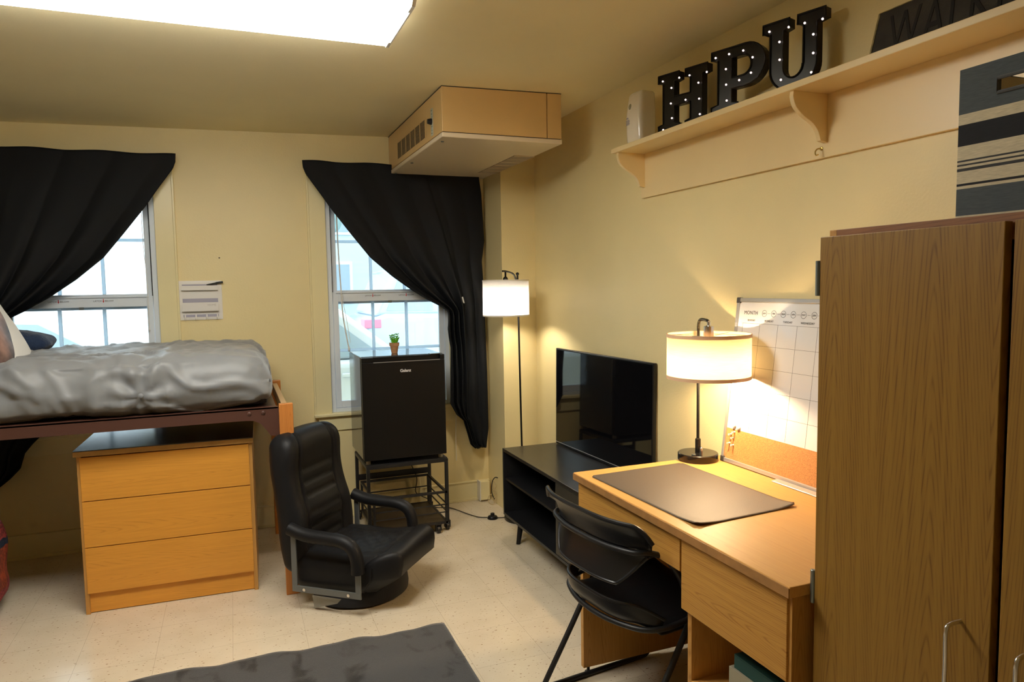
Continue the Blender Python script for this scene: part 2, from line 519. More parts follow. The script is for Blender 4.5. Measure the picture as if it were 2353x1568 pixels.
LEATHER = simple('black_faux_leather', (0.008, 0.008, 0.009), 0.5, bump=0.12, bscale=260, spec=0.25)
GREYCOMF = simple('grey_comforter_cloth', (0.21, 0.22, 0.23), 0.40, bump=0.1, bscale=900, spec=0.3, sheen=0.3)
WHITEF = fabric('white_pillow_cloth', (0.80, 0.78, 0.74))
NAVYF = fabric('navy_knit', (0.015, 0.03, 0.07), scale=90, bump=1.0)
BLACKF = fabric('black_pillow_cloth', (0.012, 0.013, 0.014))
ACP = simple('tan_enamel', (0.62, 0.42, 0.18), 0.35, vary=0.05)
ACB = simple('ac_underside', (0.70, 0.60, 0.45), 0.35)
FOOTW = simple('white_plastic', (0.80, 0.80, 0.78), 0.35)
WBOARD = simple('whiteboard_enamel', (0.84, 0.84, 0.82), 0.07, spec=0.6)
CORK = simple('orange_cork', (0.62, 0.27, 0.085), 0.8, bump=0.5, bscale=350, vary=0.18, vscale=160)
INK = simple('black_ink', (0.03, 0.03, 0.03), 0.6)
MATM = simple('desk_mat_leatherette', (0.085, 0.066, 0.050), 0.52, bump=0.25, bscale=420, spec=0.6)
LAMPBL = simple('lamp_black_metal', (0.018, 0.017, 0.016), 0.22, metal=0.5)
SHADE_W = shade_mat('white_shade_cloth', (0.92, 0.90, 0.88))
SHADE_L = shade_mat('linen_shade_cloth', (0.72, 0.60, 0.36), tr=0.26)
SHTRIM = simple('shade_trim', (0.72, 0.48, 0.30), 0.8)
SHTRIMW = simple('shade_trim_pale', (0.82, 0.78, 0.70), 0.8)
MARQ = simple('black_letter_metal', (0.005, 0.005, 0.005), 0.3, spec=0.22)
LEDM = emit('small_led', (1.0, 0.80, 0.74), 1.5)
TERRA = simple('terracotta', (0.46, 0.24, 0.12), 0.8, vary=0.15, vscale=60)
LEAF = simple('bright_succulent', (0.16, 0.50, 0.03), 0.4, vary=0.3, vscale=80)
RUGM = None

def rug_mat():
    m, nt, bs = new_mat('dark_rug')
    L = nt.links
    tc = nt.nodes.new('ShaderNodeTexCoord')
    n = nt.nodes.new('ShaderNodeTexNoise'); n.inputs['Scale'].default_value = 5.5; n.inputs['Detail'].default_value = 7; n.inputs['Distortion'].default_value = 0.6
    mp = nt.nodes.new('ShaderNodeMapping'); mp.inputs['Scale'].default_value = (1.6, 1, 1)
    L.new(tc.outputs['Object'], mp.inputs[0]); L.new(mp.outputs[0], n.inputs['Vector'])
    c = nt.nodes.new('ShaderNodeValToRGB')
    c.color_ramp.elements[0].position = 0.36; c.color_ramp.elements[0].color = (0.006, 0.007, 0.009, 1)
    c.color_ramp.elements[1].position = 0.46; c.color_ramp.elements[1].color = (0.048, 0.051, 0.056, 1)
    L.new(n.outputs['Fac'], c.inputs[0]); L.new(c.outputs[0], bs.inputs['Base Color'])
    n2 = nt.nodes.new('ShaderNodeTexNoise'); n2.inputs['Scale'].default_value = 400
    L.new(tc.outputs['Object'], n2.inputs['Vector'])
    bp = nt.nodes.new('ShaderNodeBump'); bp.inputs['Strength'].default_value = 0.5; bp.inputs['Distance'].default_value = 0.004
    L.new(n2.outputs['Fac'], bp.inputs['Height']); L.new(bp.outputs['Normal'], bs.inputs['Normal'])
    bs.inputs['Roughness'].default_value = 0.9
    bs.inputs['Sheen Weight'].default_value = 0.3
    return m
RUGM = rug_mat()

# ================================================================== room shell
XR = 1.90; YW = 4.733; XL = -2.6; YB = -1.3
def cz(x): return 2.485+0.02*x
tag(B(XL-0.1, XR+0.1, YB-0.1, YW+0.1, -0.1, 0).build('floor', FLOOR, smooth=False), kind='structure')
cm = MB().hexa([(XL-.2, YB-.2, cz(XL-.2)), (XR+.2, YB-.2, cz(XR+.2)), (XR+.2, YW+.25, cz(XR+.2)), (XL-.2, YW+.25, cz(XL-.2))],
               [(XL-.2, YB-.2, 2.7), (XR+.2, YB-.2, 2.7), (XR+.2, YW+.25, 2.7), (XL-.2, YW+.25, 2.7)])
tag(cm.build('ceiling', CEIL, smooth=False), kind='structure')
W1 = (-1.217, -0.405); W2 = (0.580, 1.392); WZ0 = 0.700; WZ1 = 2.170
wb_ = MB()
Y0, Y1 = YW, YW+0.16
wb_.box(XL, W1[0], Y0, Y1, 0, 2.6).box(W1[1], W2[0], Y0, Y1, 0, 2.6).box(W2[1], XR+.1, Y0, Y1, 0, 2.6)
for w in (W1, W2): wb_.box(w[0], w[1], Y0, Y1, 0, WZ0).box(w[0], w[1], Y0, Y1, WZ1, 2.6)
tag(wb_.build('wall_back', WALL, smooth=False), kind='structure')
tag(B(XR, XR+0.12, YB, YW, 0, 2.6).build('wall_right', WALL, smooth=False), kind='structure')
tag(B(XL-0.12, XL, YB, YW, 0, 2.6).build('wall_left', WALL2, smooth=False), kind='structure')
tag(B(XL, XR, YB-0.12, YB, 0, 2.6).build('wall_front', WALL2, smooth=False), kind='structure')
# boxed-in pipe chase in the corner
tag(B(1.66, XR, 4.39, YW, 0, 2.6).build('wall_corner', WALL, smooth=False), kind='structure')
bb = MB().box(XL, 1.66, YW-0.014, YW, 0.0, 0.130).box(XL, 1.66, YW-0.019, YW, 0.130, 0.139).box(XL, 1.66, YW-0.024, YW-0.014, 0, 0.018)
tag(bb.build('baseboard_back', TRIM, smooth=False, bevel=0.002), kind='structure')

# ------------------------------------------------------------------ windows
RED = simple('red_ink', (0.5, 0.02, 0.02), 0.6)
def window(n, w):
    x0, x1 = w
    root = thing(f'window_{n}', None, None, ((x0+x1)/2, YW, WZ0), kind='structure')
    cs = MB()
    cs.box(x0-0.100, x0, YW-0.016, YW, WZ0, WZ1+0.10).box(x1, x1+0.100, YW-0.016, YW, WZ0, WZ1+0.10)
    cs.box(x0, x1, YW-0.016, YW, WZ1, WZ1+0.10)
    cs.box(x0-0.112, x0-0.100, YW-0.022, YW, WZ0, WZ1+0.112).box(x1+0.100, x1+0.112, YW-0.022, YW, WZ0, WZ1+0.112)
    cs.box(x0-0.1, x1+0.1, YW-0.022, YW, WZ1+0.1, WZ1+0.112)
    cs.build('casing', TRIM, root, smooth=False, bevel=0.002)
    B(x0-0.115, x1+0.115, YW-0.042, YW+0.03, WZ0-0.017, WZ0+0.004).build('stool', TRIM, root, bevel=0.004)
    B(x0-0.085, x1+0.085, YW-0.014, YW, WZ0-0.113, WZ0-0.017).build('apron', TRIM, root, smooth=False, bevel=0.003)
    # vinyl frame lining the opening
    fr = MB()
    t = 0.030
    fr.box(x0, x0+t, YW+0.005, YW+0.12, WZ0+.004, WZ1).box(x1-t, x1, YW+0.005, YW+0.12, WZ0+.004, WZ1)
    fr.box(x0+t, x1-t, YW+0.005, YW+0.12, WZ1-t, WZ1).box(x0+t, x1-t, YW+0.005, YW+0.12, WZ0+.004, WZ0+0.030)
    fr.build('frame', VINYL, root, smooth=False, bevel=0.002)
    a0, a1 = x0+t+0.003, x1-t-0.003
    MB().box(a0-.003, a0+0.006, YW+0.045, YW+0.06, 1.47, WZ1-t).box(a1-0.006, a1+.003, YW+0.045, YW+0.06, 1.47, WZ1-t).build('track', DARKGAP, root, smooth=False)
    zm0, zm1 = 1.430, 1.492
    # lower sash (inside), upper sash (outside)
    lo = MB(); s = 0.034
    ya, yb = YW+0.012, YW+0.042
    lo.box(a0, a0+s, ya, yb, WZ0+.032, zm1).box(a1-s, a1, ya, yb, WZ0+.032, zm1)
    lo.box(a0+s, a1-s, ya, yb, WZ0+.032, WZ0+.075).box(a0+s, a1-s, ya, yb, zm0, zm1)
    ls = lo.build('lower_sash', VINYL, root, smooth=False, bevel=0.0015)
    B(a0+0.02, a1-0.02, ya-0.010, ya+.001, zm1-0.007, zm1).build('lift_lip', VINYL, ls, smooth=False, bevel=0.001)
    g = MB()
    gx = [a0+s+(a1-a0-2*s)*k/3 for k in (1, 2)]
    for x in gx: g.box(x-0.009, x+0.009, ya+0.010, ya+0.022, WZ0+.075, zm0)
    g.box(a0+s, a1-s, ya+0.011, ya+0.021, 1.100, 1.118)
    g.build('muntin', VINYL_T, ls, smooth=False)
    B(a0+s, a1-s, ya+0.014, ya+0.016, WZ0+.075, zm0).build('pane', GLASS, ls, smooth=False)
    up = MB(); ya2, yb2 = YW+0.048, YW+0.078
    up.box(a0, a0+s, ya2, yb2, zm0+.01, WZ1-t).box(a1-s, a1, ya2, yb2, zm0+.01, WZ1-t)
    up.box(a0+s, a1-s, ya2, yb2, WZ1-t-.035, WZ1-t).box(a0+s, a1-s, ya2, yb2, zm0-.015, zm1+.012)
    us = up.build('upper_sash', VINYL, root, smooth=False, bevel=0.0015)
    g = MB()
    for x in gx: g.box(x-0.009, x+0.009, ya2+0.010, ya2+0.022, zm1+.012, WZ1-t-.035)
    g.box(a0+s, a1-s, ya2+0.011, ya2+0.021, 1.815, 1.833)
    g.build('muntin', VINYL_T, us, smooth=False)
    B(a0+s, a1-s, ya2+0.014, ya2+0.016, zm1+.012, WZ1-t-.035).build('pane', GLASS, us, smooth=False)
    # latch notices printed on the meeting rail
    ink = MB(); red = MB()
    for x in gx:
        put_text(ink, 'LATCH', 0.0135, (x-0.030, ya-0.0006, zm1-0.026), (1,0,0), (0,0,1), align='CENTER', ext=0.0002)
        put_text(ink, 'BELOW', 0.0135, (x+0.030, ya-0.0006, zm1-0.026), (1,0,0), (0,0,1), align='CENTER', ext=0.0002)
        for k in range(1):
            red.box(x-0.002, x+0.002, ya-0.001, ya, zm1-0.026, zm1-0.014)
            red.prism([(x-0.005, zm1-0.026), (x+0.005, zm1-0.026), (x, zm1-0.036)], lambda a, b: (a, ya-0.001, b), lambda a, b: (a, ya, b))
    ink.build('latch_lettering', INK, ls, smooth=False)
    red.build('latch_arrow', RED, ls, smooth=False)
    MB().box((x0+x1)/2-0.012, (x0+x1)/2+0.012, ya-.004, ya+.001, zm0-0.014, zm0+0.002).build('latch', PEWTER, ls, smooth=False)
    return root
w1r = window(1, W1)
w2r = window(2, W2)
# blind cords hanging in front of the glass
c = MB()
c.tube(smooth_path([(-0.474, YW-0.005, 2.14), (-0.472, YW-0.004, 1.8), (-0.463, YW-0.006, 1.60), (-0.464, YW-0.006, 1.30)]), 0.0018, 6)
c.sphere((-0.464, YW-0.006, 1.29), 0.006, 10, 1.6)
tag(c.build('blind_cord', FOOTW), 'thin white blind cord hanging in the left window beside the bed', 'cord')
c = MB()
c.tube(smooth_path([(0.650, YW-0.005, 2.14), (0.655, YW-0.006, 1.8), (0.664, YW-0.008, 1.5), (0.672, YW-0.009, 1.33), (0.700, YW-0.012, 1.13)]), 0.0045, 6)
c.tube(smooth_path([(0.664, YW-0.008, 1.5), (0.695, YW-0.010, 1.3), (0.712, YW-0.012, 1.16)]), 0.0016, 6)
c.lathe([(0.001, .02), (.006, .01), (.008, -.01), (.001, -.02)], (0.702, YW-0.012, 1.12), 10)
tag(c.build('blind_cord', FOOTW), 'white blind cord hanging in the right window behind the mini fridge', 'cord')
# cord down the right side of window 2
c = MB().tube(smooth_path([(1.43, YW-0.021, 0.98), (1.425, YW-0.035, 0.75), (1.418, YW-0.045, 0.70), (1.414, YW-0.025, 0.5), (1.416, YW-0.02, 0.3)]), 0.0022, 6)
tag(c.build('cable', FOOTW), 'white cable running down the wall right of the fridge', 'cable')

# ------------------------------------------------------------------ curtains
c2L = [(2.316,.444),(2.271,.447),(2.231,.462),(2.096,.557),(2.008,.615),(1.859,.727),(1.712,.842),(1.59,.98),(1.493,1.113),(1.43,1.215),(1.385,1.30),(1.35,1.345),
       (1.235,1.340),(1.106,1.363),(.888,1.363),(.719,1.359),(.641,1.402),(.596,1.450),(.50,1.478),(.422,1.498),(.393,1.53)]
c2R = [(2.316,1.600),(2.24,1.603),(2.143,1.618),(1.829,1.634),(1.689,1.612),(1.5,1.62),(1.309,1.622),(.822,1.628),(.527,1.628),(.393,1.609)]
c1L = [p for p in c2L if p[0] > 1.2]+[(1.0,1.32),(.85,1.26),(.72,1.205),(.68,1.244),(.63,1.285),(.547,1.31),(.49,1.365),(.448,1.419),(.42,1.50),(.393,1.55)]
TIE = 1.42
def curtain_fn(mirror, zb=0.392, seed=0.0):
    def fn(u, t):
        z = 2.316-(2.316-zb)*t
        xl = interp(c1L if mirror else c2L, z); xr = interp(c2R, z)
        # gather point: inner two thirds of the cloth run to the tie
        full = 1.16
        if z > TIE:
            k = (2.316-z)/(2.316-TIE)
            xm = 1.20+(1.448-1.20)*k**0.8
        else:
            k = 1.0
            xm = 1.448+0.03*min(1, (TIE-z)/0.5)
        um = 0.66
        xm = max(xm, xl+0.04)
        x = xl+(xm-xl)*(u/um) if u < um else xm+(xr-xm)*(u-um)/(1-um)
        comp = max(0.0, 1-(xr-xl)/full)
        a = 0.006+0.045*comp*math.exp(-((z-TIE)/0.55)**2)+0.018*comp
        if u < um:
            fold = math.sin(u/um*PI*3.4+0.6+seed)*a + 0.18*a*math.sin(u/um*PI*9+1.3)
        else:
            q = (u-um)/(1-um)
            fold = 0.5*a*math.sin(q*PI*2.2+2.0)
        y = 4.655-abs(fold)*0.9-0.012*comp
        # long soft diagonal folds
        y -= 0.010*math.sin((u*3.1+t*1.7)*3.0+seed)*min(1, t*5)
        if z < TIE and z > 1.10:
            y -= 0.03*math.exp(-((z-1.27)/0.08)**2)*math.exp(-((u-0.1)/0.2)**2)
        # wavy header
        z2 = z+(0.004*math.sin(u*21+seed) if t < 0.02 else 0)
        # slanted lower hem on the free side
        if z < 0.66:
            z2 += 0.0
        y += 0.004*noise.noise(Vector((u*9, z*6, seed)))
        if mirror: x = 0.176-x
        return (x, min(y, 4.690), z2)
    return fn
cr = thing('curtain', 'black curtain tied back to the right over the window behind the mini fridge', 'curtain', (1.05, 4.68, 0.39), group='black window curtains')
cr['group'] = 'black window curtains'
MB().grid(curtain_fn(False), 130, 170).build('drape', CURT, cr, solid=0.003, angle=180)
MB().tube([(0.46, 4.697, 2.300), (1.60, 4.697, 2.300)], 0.006, 8).build('curtain_rod', FOOTW, cr)
h = MB().prism([(-.012, .018), (.006, .022), (.016, -.02), (.010, -.022)], lambda a, b: (1.448+a, 4.598, 1.425+b), lambda a, b: (1.448+a, 4.602, 1.425+b))
h.build('tieback', FOOTW, cr, label='small white tieback clip')
cr2 = thing('curtain', 'black curtain tied back to the left over the window above the bed', 'curtain', (-0.87, 4.68, 0.39), group='black window curtains')
MB().grid(curtain_fn(True, seed=0.9), 130, 170).build('drape', CURT, cr2, solid=0.003, angle=180)
MB().tube([(-0.28, 4.697, 2.300), (-1.43, 4.697, 2.300)], 0.006, 8).build('curtain_rod', FOOTW, cr2)

# ------------------------------------------------------------------ ceiling fixture
lf = thing('ceiling_light', 'bright white wraparound fluorescent fixture on the ceiling', 'ceiling light', (-0.09, 2.465, 2.45))
x0, x1, y0, y1 = -0.80, 0.572, 2.225, 2.698
B(x0+.02, x1-.02, y0+.05, y1-.05, 2.445, cz(x0+.02)).build('housing', simple('fixture_white', (0.8, 0.8, 0.78), 0.4), lf, smooth=False, bevel=0.003)
lens = MB()
prof = [(y0, 2.449), (y0-.0, 2.430), (y0+.035, 2.402), (y0+.09, 2.398), (y1-.09, 2.398), (y1-.035, 2.402), (y1, 2.430), (y1, 2.449)]
lens.prism(prof, lambda a, b: (x0, a, b), lambda a, b: (x1, a, b))
lens.build('diffuser', emit('fluorescent_lens', (1.0, 0.97, 0.90), FIXTURE_L), lf, smooth=False)
for xx in (x0, x1):
    MB().prism([(y0-.004, 2.452), (y0-.004, 2.428), (y0+.033, 2.398), (y1-.033, 2.398), (y1+.004, 2.428), (y1+.004, 2.452)],
        lambda a, b: (xx-.006, a, b), lambda a, b: (xx+.006, a, b)).build('end_cap', simple('end_cap_white', (0.9, 0.9, 0.88), 0.3), lf, smooth=False)

# ------------------------------------------------------------------ ceiling fan-coil unit
ac = thing('air_conditioner', 'large tan metal air unit hung under the ceiling in the window corner', 'air conditioner', (1.33, 4.1, 2.257))
ax0, ax1, ay0, ay1 = 1.004, 1.655, 3.455, 4.725
def acz(x): return cz(x)-0.003
MB().hexa([(ax0, ay0, 2.284), (1.571, ay0, 2.284), (1.571, ay1, 2.284), (ax0, ay1, 2.284)],
          [(ax0, ay0, acz(ax0)), (1.571, ay0, acz(1.571)), (1.571, ay1, acz(1.571)), (ax0, ay1, acz(ax0))]).build('housing', ACP, ac, smooth=False, bevel=0.003)
MB().hexa([(1.5745, ay0+.001, 2.284), (ax1, ay0+.001, 2.284), (ax1, ay1, 2.284), (1.5745, ay1, 2.284)],
          [(1.5745, ay0+.001, acz(1.5745)), (ax1, ay0+.001, acz(ax1)), (ax1, ay1, acz(ax1)), (1.5745, ay1, acz(1.5745))]).build('end_panel', ACP, ac, smooth=False, bevel=0.002)
B(ax0+.004, ax1-.004, ay0+.004, ay1-.004, 2.2805, 2.2845).build('seam', DARKGAP, ac, smooth=False)
MB().hexa([(ax0-.001, ay0+.008, cz(ax0)-.006), (ax1, ay0+.008, cz(ax1)-.006), (ax1, ay1, cz(ax1)-.006), (ax0-.001, ay1, cz(ax0)-.006)],
          [(ax0-.001, ay0-.001, cz(ax0)-.001), (ax1, ay0-.001, cz(ax1)-.001), (ax1, ay1, cz(ax1)-.001), (ax0-.001, ay1, cz(ax0)-.001)]).build('gasket', DARKGAP, ac, smooth=False)
B(ax0-.003, ax1+.002, ay0-.003, ay1, 2.257, 2.2805).build('bottom_tray', ACB, ac, smooth=False, bevel=0.004)
g = B(ax0-.0015, ax0+.002, 3.775, 4.455, 2.318, 2.412).build('side_grille', DARKGAP, ac, smooth=False)
sl = MB()
n = 6
for k in range(n):
    a = 3.775+0.68*k/n+.008; b = 3.775+0.68*(k+1)/n-.008
    for q in range(13):
        z = 2.321+q*0.0073
        sl.box(ax0-.0026, ax0-.0014, a, b, z, z+0.0016)
for k in range(n+1):
    yy = 3.775+0.68*k/n
    sl.box(ax0-.0030, ax0-.001, yy-.005, yy+.005, 2.316, 2.414)
sl.build('louvres', ACP, g, smooth=False)
g = B(1.535, 1.652, 3.825, 4.470, 2.2555, 2.258).build('bottom_grille', simple('grille_brown', (0.20, 0.14, 0.09), 0.6), ac, smooth=False)
sl = MB()
for k in range(7):
    yy = 3.825+0.645*k/6
    sl.box(1.532, 1.655, yy-.005, yy+.005, 2.2525, 2.257)
for k in range(16):
    xx = 1.538+k*0.0075
    sl.box(xx, xx+.002, 3.825, 4.47, 2.2535, 2.2565)
sl.build('louvres', ACB, g, smooth=False)
cp = B(ax0-.002, ax0+.001, 3.622, 3.660, 2.298, 2.436).build('control_plate', simple('plate_grey', (0.42, 0.46, 0.40), 0.4), ac, smooth=False, bevel=0.0008)
ink = MB()
for k, zz in enumerate((2.425, 2.408, 2.392, 2.375, 2.345, 2.325, 2.31)):
    ink.box(ax0-.0026, ax0-.0018, 3.632, 3.650-(k % 3)*.004, zz-.0015, zz+.0015)
ink.build('markings', INK, cp, smooth=False)
MB().lathe([(.017, 0), (.016, -.008), (.012, -.022), (.001, -.023)], (ax0-.002, 3.645, 2.371), 20, 'x').build('knob', PLAST, ac)
for (sx, sy) in ((ax0+.02, 4.62), (ax0+.03, 4.22), (ax0+.03, 3.56)):
    MB().lathe([(.009, 0), (.007, -.005), (.001, -.006)], (sx, sy, 2.257), 12).build('screw', PEWTER, ac)

# ------------------------------------------------------------------ wall shelf
SZ0, SZ1, SX = 2.141, 2.163, 1.728
sh = thing('wall_shelf', 'long cream painted wall shelf on curved brackets high on the right wall', 'shelf', (1.9, 1.8, 2.14))
B(SX, XR, 0.20, 3.060, SZ0, SZ1).build('board', SHELFP, sh, smooth=False, bevel=0.002)
B(XR-0.014, XR, 0.20, 3.045, 1.933, SZ0).build('backboard', SHELFP, sh, smooth=False, bevel=0.001)
def bracket(y):
    P = [(XR-.014, SZ0), (SX+.012, SZ0), (SX+.010, SZ0-.018)]
    pts = smooth_path([(SX+.010, 0, SZ0-.018), (SX+.022, 0, SZ0-.050), (SX+.055, 0, SZ0-.078), (SX+.095, 0, SZ0-.100), (SX+.118, 0, SZ0-.125), (SX+.130, 0, SZ0-.155)], 5)
    P += [(p.x, p.z) for p in pts[1:]]
    P += [(XR-.014, SZ0-.160)]
    MB().prism(P, lambda a, b: (a, y-.009, b), lambda a, b: (a, y+.009, b)).build('bracket', SHELFP, sh, smooth=False, bevel=0.0015)
bracket(3.020); bracket(1.885); bracket(0.70)
hk = MB().tube(smooth_path([(1.886, 1.90, 1.965), (1.868, 1.90, 1.963), (1.858, 1.90, 1.952), (1.862, 1.90, 1.942), (1.872, 1.90, 1.944)]), 0.0022, 8)
hk.lathe([(.007, 0), (.006, -.003), (.001, -.004)], (1.886, 1.90, 1.965), 12, 'x')
tag(hk.build('cup_hook', simple('brass', (0.55, 0.40, 0.12), 0.3, metal=1.0)), 'small brass cup hook below the middle bracket of the wall shelf', 'hook')

# ------------------------------------------------------------------ marquee letters H P U
CA, SA = math.cos(math.radians(17)), math.sin(math.radians(17))
def arc(cx, cy, rx, ry, a0, a1, n=14):
    return [(cx+rx*math.cos(math.radians(a0+(a1-a0)*i/n)), cy+ry*math.sin(math.radians(a0+(a1-a0)*i/n))) for i in range(n+1)]
def marquee(word, xl, yl, outlines, bulbs, label):
    t = thing('marquee_letter', label, 'letter light', (xl, yl, SZ1), group='marquee letters on the wall shelf')
    nx, ny = -CA, -SA
    def P(u, v, d): return (xl+SA*u+nx*(-d), yl-CA*u+ny*(-d), SZ1+v)
    D = 0.032
    vs, fs = curve_mesh(('poly', outlines, D/2, 'BOTH', 0))
    MB().add([P(a, b, 0.006+D/2-c) for a, b, c in vs], fs).build('body', MARQ, t, smooth=False)
    rim = MB()
    for o in outlines:
        pts = [Vector((a, b, 0)) for a, b in o]
        rim.tube([P(p.x, p.y, 0.0045) for p in pts], 0.0035, 6, closed=True)
    rim.build('rim', MARQ, t)
    for (u, v) in bulbs:
        b = MB().sphere((0, 0, 0), 0.0040, 10)
        c0 = P(u, v, 0.0025)
        b.xf(lambda a, bb, c: (a+c0[0], bb+c0[1], c+c0[2]))
        bo = b.build('bulb', LEDM, t)
    return t
def fit(lst, xl, yl):
    out = []
    for y0_, z0_ in lst:
        r = y0_/1.78
        u = (yl-r*xl)/(CA+SA*r)
        X = xl+SA*u
        out.append((u, 1.52+(z0_-1.52)*X/1.78-SZ1))
    return out
Hh, Hw = 0.241, 0.254
lg = 0.112
H = [(0, 0), (lg, 0), (lg, .030), (lg-.026, .036), (lg-.026, .105), (Hw-lg+.026, .105), (Hw-lg+.026, .036), (Hw-lg, .030), (Hw-lg, 0), (Hw, 0), (Hw, .030), (Hw-.026, .036),
     (Hw-.026, Hh-.036), (Hw, Hh-.030), (Hw, Hh), (Hw-lg, Hh), (Hw-lg, Hh-.030), (Hw-lg+.026, Hh-.036), (Hw-lg+.026, .142), (lg-.026, .142), (lg-.026, Hh-.036), (lg, Hh-.030), (lg, Hh),
     (0, Hh), (0, Hh-.030), (.026, Hh-.036), (.026, .036), (0, .030)]
Hb = [(2.7, 2.391), (2.578, 2.374), (2.635, 2.347), (2.639, 2.283), (2.631, 2.22), (2.697, 2.184), (2.533, 2.273), (2.506, 2.364), (2.392, 2.346), (2.446, 2.319), (2.441, 2.255), (2.436, 2.193)]
marquee('H', 1.750, 2.690, [H], fit(Hb, 1.750, 2.690), 'black marquee letter H studded with small lit bulbs')
Pw, Ph = 0.232, 0.234
Pp = [(0, 0), (.118, 0), (.118, .028), (.092, .034), (.092, .082), (.150, .082)]
Pp += arc(.150, .158, .082, .076, -90, 90)[1:] + [(0, Ph), (0, Ph-.030), (.030, Ph-.036), (.030, .034), (0, .028)]
Pi = [(.092, .122), (.092, .196), (.138, .196)] + arc(.138, .159, .036, .037, 90, -90)[1:]
Pb = [(2.337, 2.383), (2.257, 2.374), (2.177, 2.363), (2.126, 2.324), (2.134, 2.272), (2.198, 2.263), (2.275, 2.324), (2.273, 2.266), (2.269, 2.206)]
marquee('P', 1.757, 2.334, [Pp, Pi], fit(Pb, 1.757, 2.334), 'black marquee letter P studded with small lit bulbs')
Uw, Uh = 0.226, 0.238
Up = [(0, Uh), (0, Uh-.030), (.028, Uh-.036), (.028, .075)] + arc(.113, .078, .085, .078, 180, 360, 18)[0:] + [(Uw-.028, Uh-.036), (Uw, Uh-.030), (Uw, Uh), (Uw-.098, Uh), (Uw-.098, Uh-.030), (Uw-.076, Uh-.036), (Uw-.076, .078)]
Up += arc(.113, .078, .035, .038, 0, -180, 12)[0:] + [(.078, Uh-.036), (.100, Uh-.030), (.100, Uh)]
Ub = [(2.041, 2.385), (1.948, 2.37), (1.876, 2.359), (1.8, 2.346), (1.991, 2.335), (1.989, 2.275), (1.982, 2.206), (1.838, 2.311), (1.837, 2.252), (1.844, 2.193)]
marquee('U', 1.753, 2.043, [Up], fit(Ub, 1.753, 2.043), 'black marquee letter U studded with small lit bulbs')
# clear battery clip lying at the foot of the P
# ------------------------------------------------------------------ air freshener
af = thing('air_freshener', 'white automatic air freshener dispenser standing at the end of the wall shelf', 'air freshener', (1.80, 2.93, SZ1))
def afn(P):
    z = P.z
    k = 1.0
    x = P.x
    if x < 0: x = x*(1.0-0.30*max(0, (z-0.02)/0.11)) - 0.004*math.cos(z*14)
    return (x, P.y*(1-0.10*max(0, z/0.12)), z)
AFW = simple('freshener_white', (0.80, 0.74, 0.62), 0.18, coat=0.4)
ac_ = 0.20
bd = MB().rbox((0, 0, 0), (0.095, 0.110, 0.235), 0.018, 0.010, afn)
def afx(a, b, c):
    return (1.800+a*math.cos(ac_)-b*math.sin(ac_)*-1*0, 2.900+b, SZ1+0.118+c)
bd.xf(lambda a, b, c: (1.800+a+0.10*(-b), 2.905+b+0.10*a, SZ1+0.118+c)).build('body', AFW, af)
lens_ = MB().lathe([(.001, -.006), (.010, -.004), (.014, 0), (.014, .004)], (0, 0, 0), 20, 'x')
lens_.xf(lambda a, b, c: (1.754+a, 2.925+b, SZ1+0.165+c*1.4)).build('sensor_window', simple('smoky_lens', (0.28, 0.27, 0.18), 0.2), af)
tx = MB()
put_text(tx, 'AIR', 0.010, (1.7455, 2.935, SZ1+0.118), (0.1, -1, 0), (0, 0, 1), ext=0.0008)
for k in range(5):
    tx.box(1.7440, 1.7465, 2.922-(k % 2)*.004, 2.948, SZ1+.108-k*.005, SZ1+.1095-k*.005)
tx.build('printed_label', simple('blue_print', (0.05, 0.07, 0.20), 0.5), af, smooth=False)

# ------------------------------------------------------------------ WALK... sign
SIGNM = simple('weathered_black_board', (0.022, 0.019, 0.015), 0.75, bump=0.6, bscale=60, vary=0.5, vscale=12)
sg = thing('wooden_sign', 'dark weathered sign board leaning against the wall on the shelf', 'sign', (1.86, 1.3, SZ1))
sb = MB().hexa([(1.862, 1.700, SZ1+.001), (1.862, 0.75, SZ1+.001), (1.874, 0.75, SZ1+.001), (1.874, 1.700, SZ1+.001)],
               [(1.880, 1.672, SZ1+.165), (1.880, 0.75, SZ1+.165), (1.892, 0.75, SZ1+.165), (1.892, 1.672, SZ1+.165)])
sb.build('board', SIGNM, sg, smooth=False, bevel=0.001)
eg = MB().bar((1.8612, 1.699, SZ1+.004), (1.8792, 1.671, SZ1+.164), 0.0016, 0.006, (0, 1, 0)).bar((1.8792, 1.671, SZ1+.164), (1.8792, 0.76, SZ1+.164), 0.005, 0.002)
eg.build('worn_edge', simple('worn_tan', (0.30, 0.24, 0.11), 0.8, vary=0.5, vscale=40), sg, smooth=False)
tt = MB()
put_text(tt, 'WALKER', 0.165, (1.8697, 1.630, SZ1+.080), (0, -1, 0), (0.108, 0, 1), ext=0.0006, align='LEFT', space=1.15, sx=0.62)
tt.build('lettering', simple('burnt_black', (0.004, 0.004, 0.004), 0.8), sg, smooth=False)

